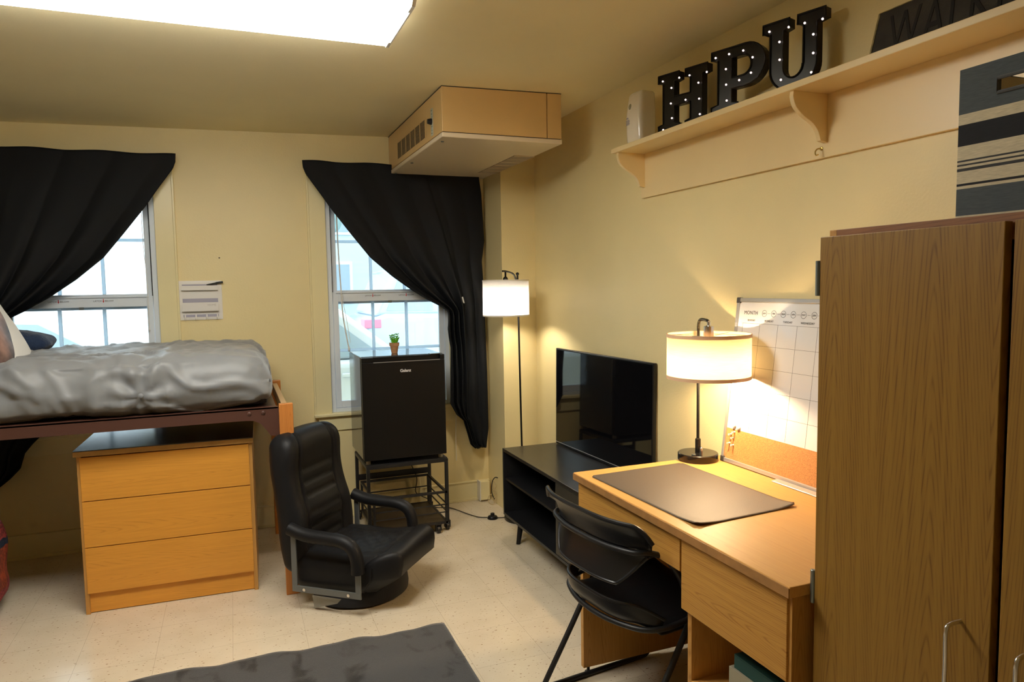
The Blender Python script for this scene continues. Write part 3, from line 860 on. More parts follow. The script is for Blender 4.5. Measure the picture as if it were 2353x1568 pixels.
# ------------------------------------------------------------------ wardrobe
wd = thing('wardrobe', 'oak laminate wardrobe with two flush doors at the right edge', 'wardrobe', (1.58, 0.81, 0))
wbm = MB()
wbm.box(1.272, 1.89, 1.233, 1.253, 0, 1.632).box(1.272, 1.89, 0.367, 0.387, 0, 1.632)
wbm.box(1.272, 1.89, 0.387, 1.233, 0.04, 0.06).box(1.86, 1.89, 0.387, 1.233, 0.06, 1.58).box(1.30, 1.89, 0.80, 0.82, 0.06, 1.58)
wbm.box(1.272, 1.30, 0.387, 1.233, 0, 0.04)
wbm.build('carcass', OAK_VX, wd, smooth=False, bevel=0.001)
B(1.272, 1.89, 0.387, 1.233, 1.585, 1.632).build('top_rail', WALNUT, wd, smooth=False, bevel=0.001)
def wdoor(y0, y1, hy, hinge_y):
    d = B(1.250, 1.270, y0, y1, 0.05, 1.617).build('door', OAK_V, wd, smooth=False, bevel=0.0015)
    hb = MB().tube(smooth_path([(1.250, hy, 0.875), (1.222, hy, 0.874), (1.212, hy, 0.862), (1.212, hy, 0.80), (1.212, hy, 0.738), (1.222, hy, 0.726), (1.250, hy, 0.725)], 5), 0.0042, 12)
    hb.build('handle', CHROME, d)
    s = 1 if hinge_y > 0.8 else -1
    for z in (1.524, 0.797, 0.2):
        hg = MB().lathe([(.0055, -.04), (.0065, -.039), (.0065, .039), (.0055, .04)], (1.252, hinge_y+s*0.006, z), 14, cap=True)
        hg.box(1.2485, 1.2700, min(hinge_y, hinge_y+s*.006), max(hinge_y, hinge_y+s*.006), z-.039, z+.039)
        hg.build('hinge', PEWTER, d)
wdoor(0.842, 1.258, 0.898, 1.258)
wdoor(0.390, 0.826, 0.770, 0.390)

# striped fabric bin on top of the wardrobe
def stripe_mat():
    m, nt, bs = new_mat('striped_canvas')
    L = nt.links
    tc = nt.nodes.new('ShaderNodeTexCoord'); sp = nt.nodes.new('ShaderNodeSeparateXYZ')
    L.new(tc.outputs['Object'], sp.inputs[0])
    mr = nt.nodes.new('ShaderNodeMapRange'); mr.inputs['From Min'].default_value = 0.286; mr.inputs['From Max'].default_value = 0.0
    L.new(sp.outputs['Z'], mr.inputs['Value'])
    cr = nt.nodes.new('ShaderNodeValToRGB'); cr.color_ramp.interpolation = 'CONSTANT'
    G = (0.070, 0.086, 0.098, 1); C = (0.56, 0.50, 0.36, 1); K = (0.010, 0.011, 0.016, 1); D = (0.04, 0.042, 0.046, 1)
    st_ = [(0, G), (.295, C), (.366, K), (.507, C), (.600, D), (.612, C), (.627, D), (.640, C), (.655, D), (.672, C), (.757, K), (.772, C), (.790, G), (.970, C)]
    e = cr.color_ramp.elements
    e[0].position = 0; e[0].color = G; e[1].position = 0.295; e[1].color = C
    for p, c_ in st_[2:]:
        q = e.new(p); q.color = c_
    L.new(mr.outputs[0], cr.inputs[0])
    mp = nt.nodes.new('ShaderNodeMapping'); mp.inputs['Scale'].default_value = (60, 60, 700)
    n = nt.nodes.new('ShaderNodeTexNoise'); n.inputs['Scale'].default_value = 1; n.inputs['Detail'].default_value = 3
    L.new(tc.outputs['Object'], mp.inputs[0]); L.new(mp.outputs[0], n.inputs['Vector'])
    c3 = nt.nodes.new('ShaderNodeMapRange'); c3.inputs['To Min'].default_value = 0.6; c3.inputs['To Max'].default_value = 1.4
    L.new(n.outputs['Fac'], c3.inputs['Value'])
    mm = nt.nodes.new('ShaderNodeVectorMath'); mm.operation = 'SCALE'
    L.new(cr.outputs[0], mm.inputs[0]); L.new(c3.outputs[0], mm.inputs['Scale'])
    L.new(mm.outputs[0], bs.inputs['Base Color'])
    bs.inputs['Roughness'].default_value = 0.9
    return m
STRIPE = stripe_mat()
bn = thing('fabric_bin', 'grey, cream and black striped fabric storage bin on top of the wardrobe', 'storage bin', (1.48, 0.835, 1.632))
bx0, bx1, by0, by1, bz0, bz1 = 1.325, 1.625, 0.685, 0.990, 1.633, 1.918
fb = MB()
hy0, hy1, hz0, hz1 = 0.780, 0.915, 1.858, 1.884
t = 0.008
fb.box(bx0, bx0+t, by0, hy0, bz0, bz1).box(bx0, bx0+t, hy1, by1, bz0, bz1).box(bx0, bx0+t, hy0, hy1, bz0, hz0).box(bx0, bx0+t, hy0, hy1, hz1, bz1)
fb.box(bx1-t, bx1, by0, by1, bz0, bz1).box(bx0+t, bx1-t, by0, by0+t, bz0, bz1).box(bx0+t, bx1-t, by1-t, by1, bz0, bz1).box(bx0+t, bx1-t, by0+t, by1-t, bz0, bz0+t)
fb.build('body', STRIPE, bn, smooth=False)
ln = MB()
e_ = 0.001
ln.box(bx0+t, bx1-t, by1-t-e_, by1-t, bz0+t, bz1-.002).box(bx0+t, bx1-t, by0+t, by0+t+e_, bz0+t, bz1-.002).box(bx1-t-e_, bx1-t, by0+t, by1-t, bz0+t, bz1-.002).box(bx0+t, bx1-t, by0+t, by1-t, bz0+t, bz0+t+e_)
ln.build('lining', fabric('lit_look_lining', (0.62, 0.54, 0.38)), bn, smooth=False)  # pale lining added so the bin's inside looks lit through the handle hole
hf = MB().tube([(bx0-.001, hy0, hz0), (bx0-.001, hy1, hz0), (bx0-.001, hy1, hz1), (bx0-.001, hy0, hz1)], 0.0035, 8, closed=True)
hf.build('handle_trim', fabric('grey_binding', (0.09, 0.095, 0.10)), bn)

# ------------------------------------------------------------------ desk
DT = 0.800
dk = thing('desk', 'oak laminate desk with a centre drawer and a deep side drawer against the right wall', 'desk', (1.53, 1.84, 0))
B(1.190, 1.860, 1.273, 2.412, DT-0.028, DT).build('top', OAK_TOP, dk, smooth=False, bevel=0.003)
B(1.1875, 1.1905, 1.274, 2.411, DT-0.027, DT-0.003).build('edge_band', EDGE, dk, smooth=False)
B(1.210, 1.835, 2.378, 2.400, 0.030, DT-.028).build('side_panel', OAK_VX, dk, smooth=False, bevel=0.001)
B(1.210, 1.835, 1.285, 1.303, 0.030, DT-.028).build('side_panel', OAK_VX, dk, smooth=False, bevel=0.001)
B(1.222, 1.835, 1.700, 1.719, 0.030, DT-.028).build('side_panel', OAK_VX, dk, smooth=False, bevel=0.001)
B(1.815, 1.835, 1.303, 2.378, 0.28, DT-.028).build('back_panel', OAK_H, dk, smooth=False)
B(1.204, 1.222, 1.735, 2.398, 0.662, 0.762).build('drawer', OAK_H, dk, smooth=False, bevel=0.0015)
B(1.204, 1.222, 1.296, 1.727, 0.553, 0.762).build('drawer', OAK_H, dk, smooth=False, bevel=0.0015)
B(1.222, 1.70, 1.75, 2.36, 0.680, 0.755).build('drawer_box', OAK_VX, dk, smooth=False)
B(1.222, 1.70, 1.31, 1.695, 0.580, 0.755).build('drawer_box', OAK_VX, dk, smooth=False)
B(1.222, 1.815, 1.303, 1.700, 0.322, 0.338).build('shelf', OAK_TOP, dk, smooth=False)
B(1.222, 1.815, 1.303, 1.700, 0.060, 0.078).build('shelf', OAK_TOP, dk, smooth=False)
for (fx, fy) in ((1.235, 2.389), (1.80, 2.389), (1.235, 1.294), (1.80, 1.294), (1.24, 1.71), (1.80, 1.71)):
    MB().lathe([(.014, 0), (.014, .008), (.006, .010), (.006, .032)], (fx, fy, 0), 16, cap=True).build('levelling_foot', STEELBL, dk)
# desk mat
mt = MB()
mc = [(1.222, 2.330), (1.640, 2.352), (1.648, 1.738), (1.245, 1.706)]
def matf(u, v):
    a = Vector((*mc[0], 0)).lerp(Vector((*mc[1], 0)), v); b = Vector((*mc[3], 0)).lerp(Vector((*mc[2], 0)), v)
    # rounded corners by superellipse remap
    p = a.lerp(b, u)
    z = DT+0.0022
    cc = Vector((*mc[2], 0)); d = (p-cc).length
    z += 0.010*max(0, 1-d/0.10)**2
    cc = Vector((*mc[3], 0)); d = (p-cc).length
    z += 0.010*max(0, 1-d/0.12)**2
    return (p.x, p.y, z)
NU, NV = 60, 44
keep = MB().grid(matf, NU, NV)
def corner_cut(f):
    us = [(i % (NU+1))/NU for i in f]; vs_ = [(i//(NU+1))/NV for i in f]
    u = sum(us)/4*0.63; v = sum(vs_)/4*0.41
    r = 0.022
    cu = min(u, 0.63-u); cv = min(v, 0.41-v)
    if cu < r and cv < r and (r-cu)**2+(r-cv)**2 > r*r: return False
    return True
keep.f = [f for f in keep.f if corner_cut(f)]
o = keep.build('desk_mat', MATM, solid=0.0025)
tag(o, 'dark brown leather-look desk mat lying on the desk under the lamp', 'desk mat')
# books in the open cubby
def book(name, x, y0, y1, z0, z1, col, label, w=0.19, txt=None):
    bk = thing(name, label, 'book', (x+w/2, (y0+y1)/2, z0), group='books stacked in the desk cubby')
    cv = simple(name+'_cover', col, 0.6)
    t = 0.004
    MB().box(x, x+w, y0, y1, z0, z0+t).box(x, x+w, y0, y1, z1-t, z1).box(x, x+t, y0, y1, z0+t, z1-t).build('cover', cv, bk, smooth=False, bevel=0.001)
    B(x+t, x+w-.004, y0+.004, y1-.004, z0+t, z1-t).build('pages', simple('paper', (0.62, 0.56, 0.40), 0.8), bk, smooth=False)
    if txt:
        q = MB(); put_text(q, txt, (z1-z0)*0.55, (x-.0006, (y0+y1)/2, (z0+z1)/2), (0, -1, 0), (0, 0, 1), ext=0.0003, space=1.1)
        q.build('spine_lettering', simple('gold_foil', (0.30, 0.24, 0.10), 0.4), bk, smooth=False)
    return bk
book('book', 1.245, 1.325, 1.558, 0.338, 0.452, (0.30, 0.27, 0.19), 'thick greyish-tan book at the bottom of the stack in the desk cubby')
book('book', 1.252, 1.325, 1.545, 0.452, 0.492, (0.010, 0.065, 0.060), 'dark teal hardback lying in the middle of the desk cubby stack', txt=None)
book('book', 1.285, 1.320, 1.505, 0.492, 0.530, (0.10, 0.08, 0.07), 'dark grey-brown book topmost of the stack in the desk cubby', w=0.17)

# ------------------------------------------------------------------ desk lamp
def lamp_light_bulb(c, r, L, col, parent, name='bulb'):
    MB().sphere(c, r, 20).build(name, emit('bulb_glow', col, L), parent)
dl = thing('desk_lamp', 'black table lamp with a glowing linen drum shade on the desk', 'table lamp', (1.735, 2.375, DT))
lx, ly = 1.735, 2.375
MB().lathe([(.001, 0), (.078, 0), (.080, .003), (.080, .028), (.077, .031), (.001, .031)], (lx, ly, DT), 56).build('base', LAMPBL, dl)
MB().tube([(lx, ly, DT+.03), (lx, ly, 1.345)], 0.0062, 14).build('pole', LAMPBL, dl)
MB().lathe([(.011, 0), (.011, .055), (.007, .058)], (lx, ly, DT+.031), 20).build('collar', LAMPBL, dl)
sx_, sy_ = 1.700, 2.262
MB().tube(smooth_path([(lx, ly, 1.335), (lx-.002, ly-.006, 1.358), (lx-.010, ly-.030, 1.372), (sx_+.006, sy_+.02, 1.372), (sx_, sy_, 1.366)], 6), 0.0062, 12).build('arm', LAMPBL, dl)
MB().lathe([(.006, 0), (.006, -.012), (.019, -.016), (.020, -.055), (.012, -.058)], (sx_, sy_, 1.366), 24).build('socket', CHROME, dl)
MB().lathe([(.012, -.056), (.028, -.058), (.034, -.068), (.046, -.129), (.0445, -.129), (.032, -.070)], (sx_, sy_, 1.366), 28).build('bulb_holder_shield', LAMPBL, dl)  # holder stretched into a cone, added to block the bulb's upward light
sz0, sz1, sr = 1.150, 1.322, 0.158
MB().lathe([(sr, sz0+.012), (sr, sz1-.012)], (sx_, sy_, 0), 72).build('shade', SHADE_L, dl)
MB().lathe([(sr-.001, sz1-.013), (sr+.0015, sz1-.013), (sr+.0015, sz1), (sr-.002, sz1)], (sx_, sy_, 0), 72).build('shade_trim', SHTRIM, dl)
MB().lathe([(sr-.001, sz0), (sr+.0015, sz0), (sr+.0015, sz0+.013), (sr-.002, sz0+.013)], (sx_, sy_, 0), 72).build('shade_trim', SHTRIM, dl)
sp = MB()
for k in range(3):
    a = k*2*PI/3+0.4
    sp.tube([(sx_+.018*math.cos(a), sy_+.018*math.sin(a), sz1-.012), (sx_+(sr-.002)*math.cos(a), sy_+(sr-.002)*math.sin(a), sz1-.003)], 0.0013, 6)
sp.build('spider', ALU, dl)
lamp_light_bulb((sx_, sy_, 1.214), 0.028, DESK_BULB_L, (1.0, 0.70, 0.40), dl)
sw = MB().lathe([(.009, 0), (.009, .004), (.005, .006)], (lx-.045, ly-.035, DT+.031), 16).build('switch', PEWTER, dl)
MB().lathe([(.006, 0), (.006, .022), (.004, .024)], (lx+.0, ly-.022, DT+.031), 14).build('pull_post', CHROME, dl)

# ------------------------------------------------------------------ whiteboard calendar
wbd = thing('whiteboard', 'white dry-erase calendar board with an orange cork strip leaning on the wall behind the lamp', 'whiteboard', (1.85, 1.95, DT))
def WP(v, y, d=0.0):   # v 0 bottom .. 1 top on the board face; d outwards
    nx_, nz_ = -0.9926, 0.1216
    return (1.812+0.078*v+nx_*d, y, DT+0.002+0.652*v+nz_*d)
YL, YR = 2.324, 1.560
def wquad(mb, v0, v1, y0, y1, d0, d1):
    return mb.hexa([WP(v0, y0, d0), WP(v0, y1, d0), WP(v0, y1, d1), WP(v0, y0, d1)], [WP(v1, y0, d0), WP(v1, y1, d0), WP(v1, y1, d1), WP(v1, y0, d1)])
wquad(MB(), 0.207, 0.985, YL-.012, YR+.012, -0.009, 0.0).build('board', WBOARD, wbd, smooth=False)
wquad(MB(), 0.015, 0.207, YL-.012, YR+.012, -0.009, 0.0).build('cork_strip', CORK, wbd, smooth=False)
fr = MB()
wquad(fr, 0.0, 0.024, YL, YR, -0.010, 0.006); wquad(fr, 0.976, 1.0, YL, YR, -0.010, 0.006)
wquad(fr, 0.024, 0.976, YL, YL-.014, -0.010, 0.006); wquad(fr, 0.024, 0.976, YR+.014, YR, -0.010, 0.006)
fr.build('frame', ALU, wbd, smooth=False, bevel=0.002)
for v0 in (-0.003, 0.968):
    q = MB(); wquad(q, v0, v0+.035, YL+.002, YL-.020, -0.011, 0.0075); q.build('corner_cap', simple('grey_cap', (0.05, 0.05, 0.05), 0.5), wbd, smooth=False, bevel=0.003)
gl = MB()
e = 0.0007
ys = [2.282-0.0970*k for k in range(8)]
vr = [0.850-0.1286*k for k in range(5)]
for v in vr: wquad(gl, v-e, v+e, ys[0], ys[7], 0, 0.0004)
for y in ys: wquad(gl, 0.21, 0.850, y-e*.6, y+e*.6, 0, 0.0004)
gl.build('calendar_grid', simple('grey_ink', (0.10, 0.09, 0.09), 0.6), wbd, smooth=False)
tx = MB()
UPV = (0.12, 0, 1)
def wtext(s, size, y, v, sp=1.0, bold=0.0, align='CENTER'):
    put_text(tx, s, size, WP(v, y, 0.0006), (0, -1, 0), UPV, ext=0.0002, space=sp, bold=bold, align=align)
wtext('MONTH', 0.0205, 2.280, 0.912, 1.05, align='LEFT')
for k, mo in enumerate(('JAN', 'FEB', 'MAR', 'APR', 'MAY', 'JUN', 'JUL', 'AUG', 'SEP')):
    y = 2.166-0.0500*k
    wtext(mo, 0.0088, y, 0.912)
    ring = [WP(0.912+0.0185*math.sin(a)*1.0, y+0.0125*math.cos(a), 0.0004) for a in [i*2*PI/28 for i in range(28)]]
    tx.tube(ring, 0.0006, 4, closed=True)
    for j in (-.005, 0, .005):
        wquad(tx, 0.911, 0.9135, y-.0248+j-.0013, y-.0248+j+.0013, 0, 0.0004)
for k, dy in enumerate(('SUNDAY', 'MONDAY', 'TUESDAY', 'WEDNESDAY', 'THURSDAY', 'FRIDAY')):
    wtext(dy, 0.0105, ys[k]-0.048, 0.868, 1.05)
tx.build('printed_lettering', INK, wbd, smooth=False)
PINM = simple('clear_plastic_pin', (0.85, 0.8, 0.7), 0.15)
for (v, y, wh) in ((.190, 2.262, 'topmost'), (.172, 2.282, 'upper left'), (.155, 2.265, 'middle right'), (.118, 2.285, 'lower left'), (.112, 2.262, 'lowest')):
    p = MB().lathe([(.0045, 0), (.003, .003), (.0022, .009), (.0045, .013), (.001, .0135)], (0, 0, 0), 12, 'x')
    c0 = WP(v, y, 0.0)
    p.xf(lambda a, b, c: (c0[0]-a, c0[1]+b, c0[2]+c))
    tag(p.build('push_pin', PINM), wh+' clear push pin of the five in the cork strip', 'push pin', 'clear push pins in the cork strip')
for (v, y, wh) in ((.228, 2.268, 'left'), (.222, 2.240, 'right')):
    p = MB().lathe([(.010, 0), (.010, .004), (.007, .008), (.001, .009)], (0, 0, 0), 20, 'x')
    c0 = WP(v, y, 0.0)
    p.xf(lambda a, b, c: (c0[0]-a, c0[1]+b, c0[2]+c))
    tag(p.build('magnet', FOOTW), wh+' one of two small round white magnets just above the cork strip', 'magnet', 'round magnets on the whiteboard')
# slim white tray / marker in front of the board
t_ = MB().hexa([(1.775, 1.995, DT+.0005), (1.798, 1.995, DT+.0005), (1.798, 1.62, DT+.0005), (1.775, 1.62, DT+.0005)], [(1.775, 1.995, DT+.004), (1.798, 1.995, DT+.010), (1.798, 1.62, DT+.010), (1.775, 1.62, DT+.004)])
tag(t_.build('marker_tray', ALU, smooth=False, bevel=0.001), 'slim aluminium marker tray lying along the foot of the whiteboard', 'marker tray')

# ------------------------------------------------------------------ TV stand and TV
TS = thing('tv_stand', 'black tv stand with an open shelf bay and splayed legs along the right wall', 'tv stand', (1.68, 3.25, 0))
tx0, tx1, ty0, ty1, tz0, tz1 = 1.480, 1.885, 2.500, 3.962, 0.132, 0.540
B(tx0, tx1, ty0, ty1, tz1-.018, tz1).build('top', BLACKW, TS, smooth=False, bevel=0.0015)
B(tx0, tx1, ty0, ty1, tz0, tz0+.016).build('bottom', BLACKW, TS, smooth=False, bevel=0.0015)
B(tx0, tx1, ty1-.016, ty1, tz0+.016, tz1-.018).build('side_panel', BLACKW, TS, smooth=False, bevel=0.001)
B(tx0, tx1, ty0, ty0+.016, tz0+.016, tz1-.018).build('side_panel', BLACKW, TS, smooth=False)
B(tx0+.004, tx1, 3.196, 3.212, tz0+.016, tz1-.018).build('divider', BLACKD, TS, smooth=False)
B(tx1-.008, tx1, ty0+.016, ty1-.016, tz0+.016, tz1-.018).build('back_panel', BLACKD, TS, smooth=False)
B(tx0+.012, tx1-.008, 3.212, ty1-.016, 0.347, 0.361).build('shelf', BLACKW, TS, smooth=False, bevel=0.001)
dd = B(tx0+.001, tx0+.017, 2.86, 3.210, tz0+.019, tz1-.021).build('door', GREYDOOR, TS, smooth=False, bevel=0.001)
B(tx0+.001, tx0+.017, 2.518, 2.857, tz0+.019, tz1-.021).build('door', GREYDOOR, TS, smooth=False, bevel=0.001)
for (x, y, dx, dy) in ((1.535, 3.81, -.03, -.02), (1.84, 3.81, .02, -.02), (1.535, 2.66, -.03, .02), (1.84, 2.66, .02, .02)):
    MB().tube([(x+dx, y+dy, 0.0), (x, y, tz0)], [0.0125, 0.019], 18).build('leg', PLAST, TS)
TV = thing('television', 'black flat-screen television standing on the tv stand against the wall', 'television', (1.85, 3.43, tz1))
def TP(y, z, d): # z 0..0.59 up the tilted screen, d towards the room
    return (1.840+0.045*(3.95-y)+0.008*z/0.59-d, y-0.04*d, tz1+0.003+z+0.03*d)
def tbox(y0, y1, z0, z1, d0, d1):
    return MB().hexa([TP(y0, z0, d0), TP(y0, z0, d1), TP(y1, z0, d1), TP(y1, z0, d0)], [TP(y0, z1, d0), TP(y0, z1, d1), TP(y1, z1, d1), TP(y1, z1, d0)])
tv0, tv1 = 2.920, 3.935
tbox(tv0, tv1, 0.0, 0.590, -0.0015, 0.018).build('housing', PLAST, TV, smooth=False, bevel=0.004)
tbox(tv0+.010, tv1-.010, 0.018, 0.580, 0.018, 0.0192).build('screen', SCREEN, TV, smooth=False)
tbox(tv0+.002, tv1-.002, 0.0135, 0.0160, 0.018, 0.021).build('bezel_highlight', ALU, TV, smooth=False)  # silver strip standing in for the highlight along the lower bezel
tbox(tv0-.0006, tv0+.0005, 0.03, 0.10, 0.002, 0.008).build('side_port', ALU, TV, smooth=False)

# ------------------------------------------------------------------ floor lamp
FL = thing('floor_lamp', 'slim black floor lamp with a lit white drum shade in the corner', 'floor lamp', (1.715, 4.215, 0))
px_, py_ = 1.712, 4.205
MB().lathe([(.001, 0), (.125, 0), (.127, .004), (.127, .020), (.122, .024), (.001, .024)], (px_, py_, 0), 56).build('base', LAMPBL, FL)
MB().tube([(px_, py_, .02), (px_-.010, py_, 0.8), (px_-.018, py_, 1.583)], 0.0062, 12).build('pole', LAMPBL, FL)
MB().sphere((px_-.018, py_, 1.590), 0.011, 16).build('finial', LAMPBL, FL)
fx_, fy_ = 1.578, 4.115
MB().tube(smooth_path([(px_-.016, py_, 1.50), (px_-.035, py_-.015, 1.555), (px_-.065, py_-.045, 1.590), (fx_+.01, fy_+.015, 1.606), (fx_-.02, fy_-.005, 1.607)], 6), 0.0058, 12).build('arm', LAMPBL, FL)
MB().lathe([(.006, 0), (.006, -.03), (.010, -.032), (.017, -.045), (.017, -.085), (.030, -.090), (.046, -.170), (.044, -.170)], (fx_, fy_, 1.603), 28).build('socket', LAMPBL, FL)  # socket with a flared cup added to shield the bulb's upward light
fz0, fz1, frr = 1.330, 1.553, 0.143
MB().lathe([(frr, fz0+.008), (frr, fz1-.008)], (fx_, fy_, 0), 72).build('shade', SHADE_W, FL)
MB().lathe([(frr-.001, fz1-.009), (frr+.0012, fz1-.009), (frr+.0012, fz1), (frr-.002, fz1)], (fx_, fy_, 0), 72).build('shade_trim', SHTRIMW, FL)
MB().lathe([(frr-.001, fz0), (frr+.0012, fz0), (frr+.0012, fz0+.009), (frr-.002, fz0+.009)], (fx_, fy_, 0), 72).build('shade_trim', SHTRIMW, FL)
lamp_light_bulb((fx_, fy_, 1.415), 0.030, FLOOR_BULB_L, (1.0, 0.87, 0.70), FL)
cd = MB().tube(smooth_path([(1.620, 4.245, .008), (1.575, 4.262, .006), (1.545, 4.275, .006)], 5), 0.003, 8)
cd.tube(smooth_path([(1.500, 4.300, .006), (1.446, 4.336, .005), (1.400, 4.426, .005), (1.331, 4.600, .005), (1.24, 4.66, .005), (1.20, 4.67, 0.06), (1.149, 4.68, 0.09), (1.111, 4.682, 0.125), (1.122, 4.682, 0.215), (1.088, 4.68, 0.309), (1.07, 4.68, 0.36)], 7), 0.003, 8)
cd.build('cord', PLAST, FL)
MB().lathe([(.001, 0), (.034, 0), (.034, .008), (.028, .018), (.014, .023), (.013, .036), (.010, .038), (.001, .038)], (1.524, 4.285, 0), 36).build('foot_switch', PLAST, FL)

# outlet box + coiled wires in the corner
OB = thing('outlet_box', 'cream surface outlet box at the baseboard in the corner', 'outlet box', (1.6, 4.70, 0.004))
B(1.570, 1.640, 4.655, 4.718, 0.010, 0.142).build('box', TRIM, OB, smooth=False, bevel=0.003)
B(1.566, 1.571, 4.652, 4.718, 0.006, 0.146).build('cover_plate', FOOTW, OB, smooth=False, bevel=0.001)
WR = thing('wire_coil', 'tangled beige and black wires coming out of the corner wall by the outlet box', 'wires', (1.63, 4.56, 0))
def wav(cx, cy, z0, z1, r, n, ph):
    return [(cx+r*math.cos(i*.9+ph), cy+r*math.sin(i*.9+ph), z0+(z1-z0)*i/n) for i in range(n+1)]
MB().tube(smooth_path([(1.66, 4.545, .190), (1.640, 4.545, .195), (1.622, 4.548, .170), (1.615, 4.55, .12), (1.620, 4.55, .075), (1.635, 4.55, .04)], 6), 0.0035, 8).build('black_cable', PLAST, WR)
bw = MB()
bw.tube(smooth_path(wav(1.636, 4.55, .012, .165, .011, 16, 0), 4), 0.002, 6)
bw.tube(smooth_path(wav(1.640, 4.552, .010, .150, .008, 13, 2), 4), 0.002, 6)
bw.tube(smooth_path([(1.630, 4.55, .08), (1.600, 4.548, .075), (1.585, 4.545, .05), (1.600, 4.545, .015), (1.630, 4.548, .006), (1.645, 4.55, .03)], 6), 0.0018, 6)
bw.build('beige_wire', simple('beige_wire', (0.55, 0.42, 0.22), 0.5), WR)

# ------------------------------------------------------------------ cart and fridge
CT = thing('utility_cart', 'black steel rolling cart with a wire basket under the mini fridge', 'cart', (0.95, 4.42, 0))
cx0, cx1, cy0, cy1, ctz = 0.703, 1.208, 4.200, 4.640, 0.457
f_ = MB()
w = 0.020
for (a, b) in ((cx0, cy0), (cx1-w, cy0), (cx0, cy1-w), (cx1-w, cy1-w)):
    f_.box(a, a+w, b, b+w, 0.060, ctz-.025)
f_.box(cx0, cx1, cy0, cy0+w, ctz-.025, ctz-.004).box(cx0, cx1, cy1-w, cy1, ctz-.025, ctz-.004).box(cx0, cx0+w, cy0+w, cy1-w, ctz-.025, ctz-.004).box(cx1-w, cx1, cy0+w, cy1-w, ctz-.025, ctz-.004)
f_.box(cx0+w, cx1-w, cy1-w, cy1-.006, 0.262, 0.300)
f_.build('frame', STEELBL, CT, smooth=False, bevel=0.002)
B(cx0+.004, cx1-.004, cy0+.004, cy1-.004, ctz-.004, ctz+.002).build('top_shelf', BLACKD, CT, smooth=False)
bk = MB()
bx_0, bx_1, by_0, by_1 = 0.727, 1.184, 4.150, 4.600
ww = 0.014
for (a, b) in ((bx_0, by_0), (bx_1-ww, by_0), (bx_0, by_1-ww), (bx_1-ww, by_1-ww)): bk.box(a, a+ww, b, b+ww, 0.070, 0.262)
for z, tt_ in ((0.250, ww), (0.176, 0.007), (0.128, 0.007)):
    bk.box(bx_0, bx_1, by_0, by_0+tt_, z, z+tt_).box(bx_0, bx_1, by_1-tt_, by_1, z, z+tt_).box(bx_0, bx_0+tt_, by_0, by_1, z, z+tt_).box(bx_1-tt_, bx_1, by_0, by_1, z, z+tt_)
bk.box(bx_0, bx_1, by_0, by_0+ww, 0.058, 0.074).box(bx_0, bx_1, by_1-ww, by_1, 0.058, 0.074).box(bx_0, bx_0+ww, by_0, by_1, 0.058, 0.074).box(bx_1-ww, bx_1, by_0, by_1, 0.058, 0.074)
bko = bk.build('basket', STEELBL, CT, smooth=False, bevel=0.001)
B(bx_0+.01, bx_1-.01, by_0+.01, by_1-.01, 0.064, 0.071).build('basket_floor', simple('dark_brown_board', (0.045, 0.032, 0.018), 0.4), bko, smooth=False)
for (a, b) in ((cx0+.012, cy0+.01), (cx1-.012, cy0+.012), (cx0+.012, cy1-.012), (cx1-.012, cy1-.012), (1.125, 4.165)):
    cs = MB().lathe([(.001, -.013), (.015, -.013), (.0235, -.009), (.0235, .009), (.015, .013), (.001, .013)], (a, b, .0235), 24, 'x')
    cs.box(a-.018, a-.014, b-.012, b+.012, .016, .054).box(a+.014, a+.018, b-.012, b+.012, .016, .054).box(a-.018, a+.018, b-.013, b+.013, .052, .060)
    co = cs.build('caster', PLAST, CT)
    MB().lathe([(.005, 0), (.005, .006)], (a, b, .057), 10, cap=True).build('stem', CHROME, co)
FRG = thing('mini_fridge', 'black mini fridge standing on the rolling cart in front of the window', 'mini fridge', (0.945, 4.42, 0.46))
rx0, rx1, ry0, ry1, rz0, rz1 = 0.692, 1.200, 4.240, 4.655, 0.484, 1.108
B(rx0, rx1, ry0, ry1, rz0, rz1).build('body', FRSIDE, FRG, smooth=False, bevel=0.006)
B(rx0+.004, rx1-.004, ry0-.006, ry0, rz0+.004, rz1-.008).build('gasket', DARKGAP, FRG, smooth=False)
dr = MB()
dr.box(rx0+.001, rx1-.001, ry0-.044, ry0-.006, rz0+.002, rz1-.032)
dr.box(rx0+.001, rx0+.07, ry0-.044, ry0-.006, rz1-.032, rz1-.003).box(rx1-.03, rx1-.001, ry0-.044, ry0-.006, rz1-.032, rz1-.003).box(rx0+.07, rx1-.03, ry0-.022, ry0-.006, rz1-.032, rz1-.003)
dro = dr.build('door', FRDOOR, FRG, smooth=False, bevel=0.003)
B(rx0+.07, rx1-.03, ry0-.045, ry0-.040, rz1-.036, rz1-.031).build('grip_edge', simple('grip_shine', (0.20, 0.20, 0.20), 0.25), dro, smooth=False)
lg_ = MB(); put_text(lg_, 'Galanz', 0.0245, (0.9545, ry0-.0445, 1.018), (1, 0, 0), (0, 0, 1), ext=0.0008, bold=0.0006)
lg_.build('logo', simple('silver_logo', (0.8, 0.8, 0.8), 0.3), dro, smooth=False, label='silver maker logo')
MB().box(rx1-.085, rx1-.02, ry0-.028, ry0+.02, rz1-.002, rz1+.003).build('hinge_cover', PEWTER, FRG, smooth=False, bevel=0.002)
for (a, b) in ((rx0+.03, ry0+.0), (rx1-.03, ry0+.0), (rx0+.03, ry1-.03), (rx1-.03, ry1-.03)):
    MB().lathe([(.014, 0), (.014, .022), (.010, .025)], (a, b, ctz+.002), 16).build('foot', simple('foot_grey', (0.45, 0.45, 0.42), 0.4), FRG)

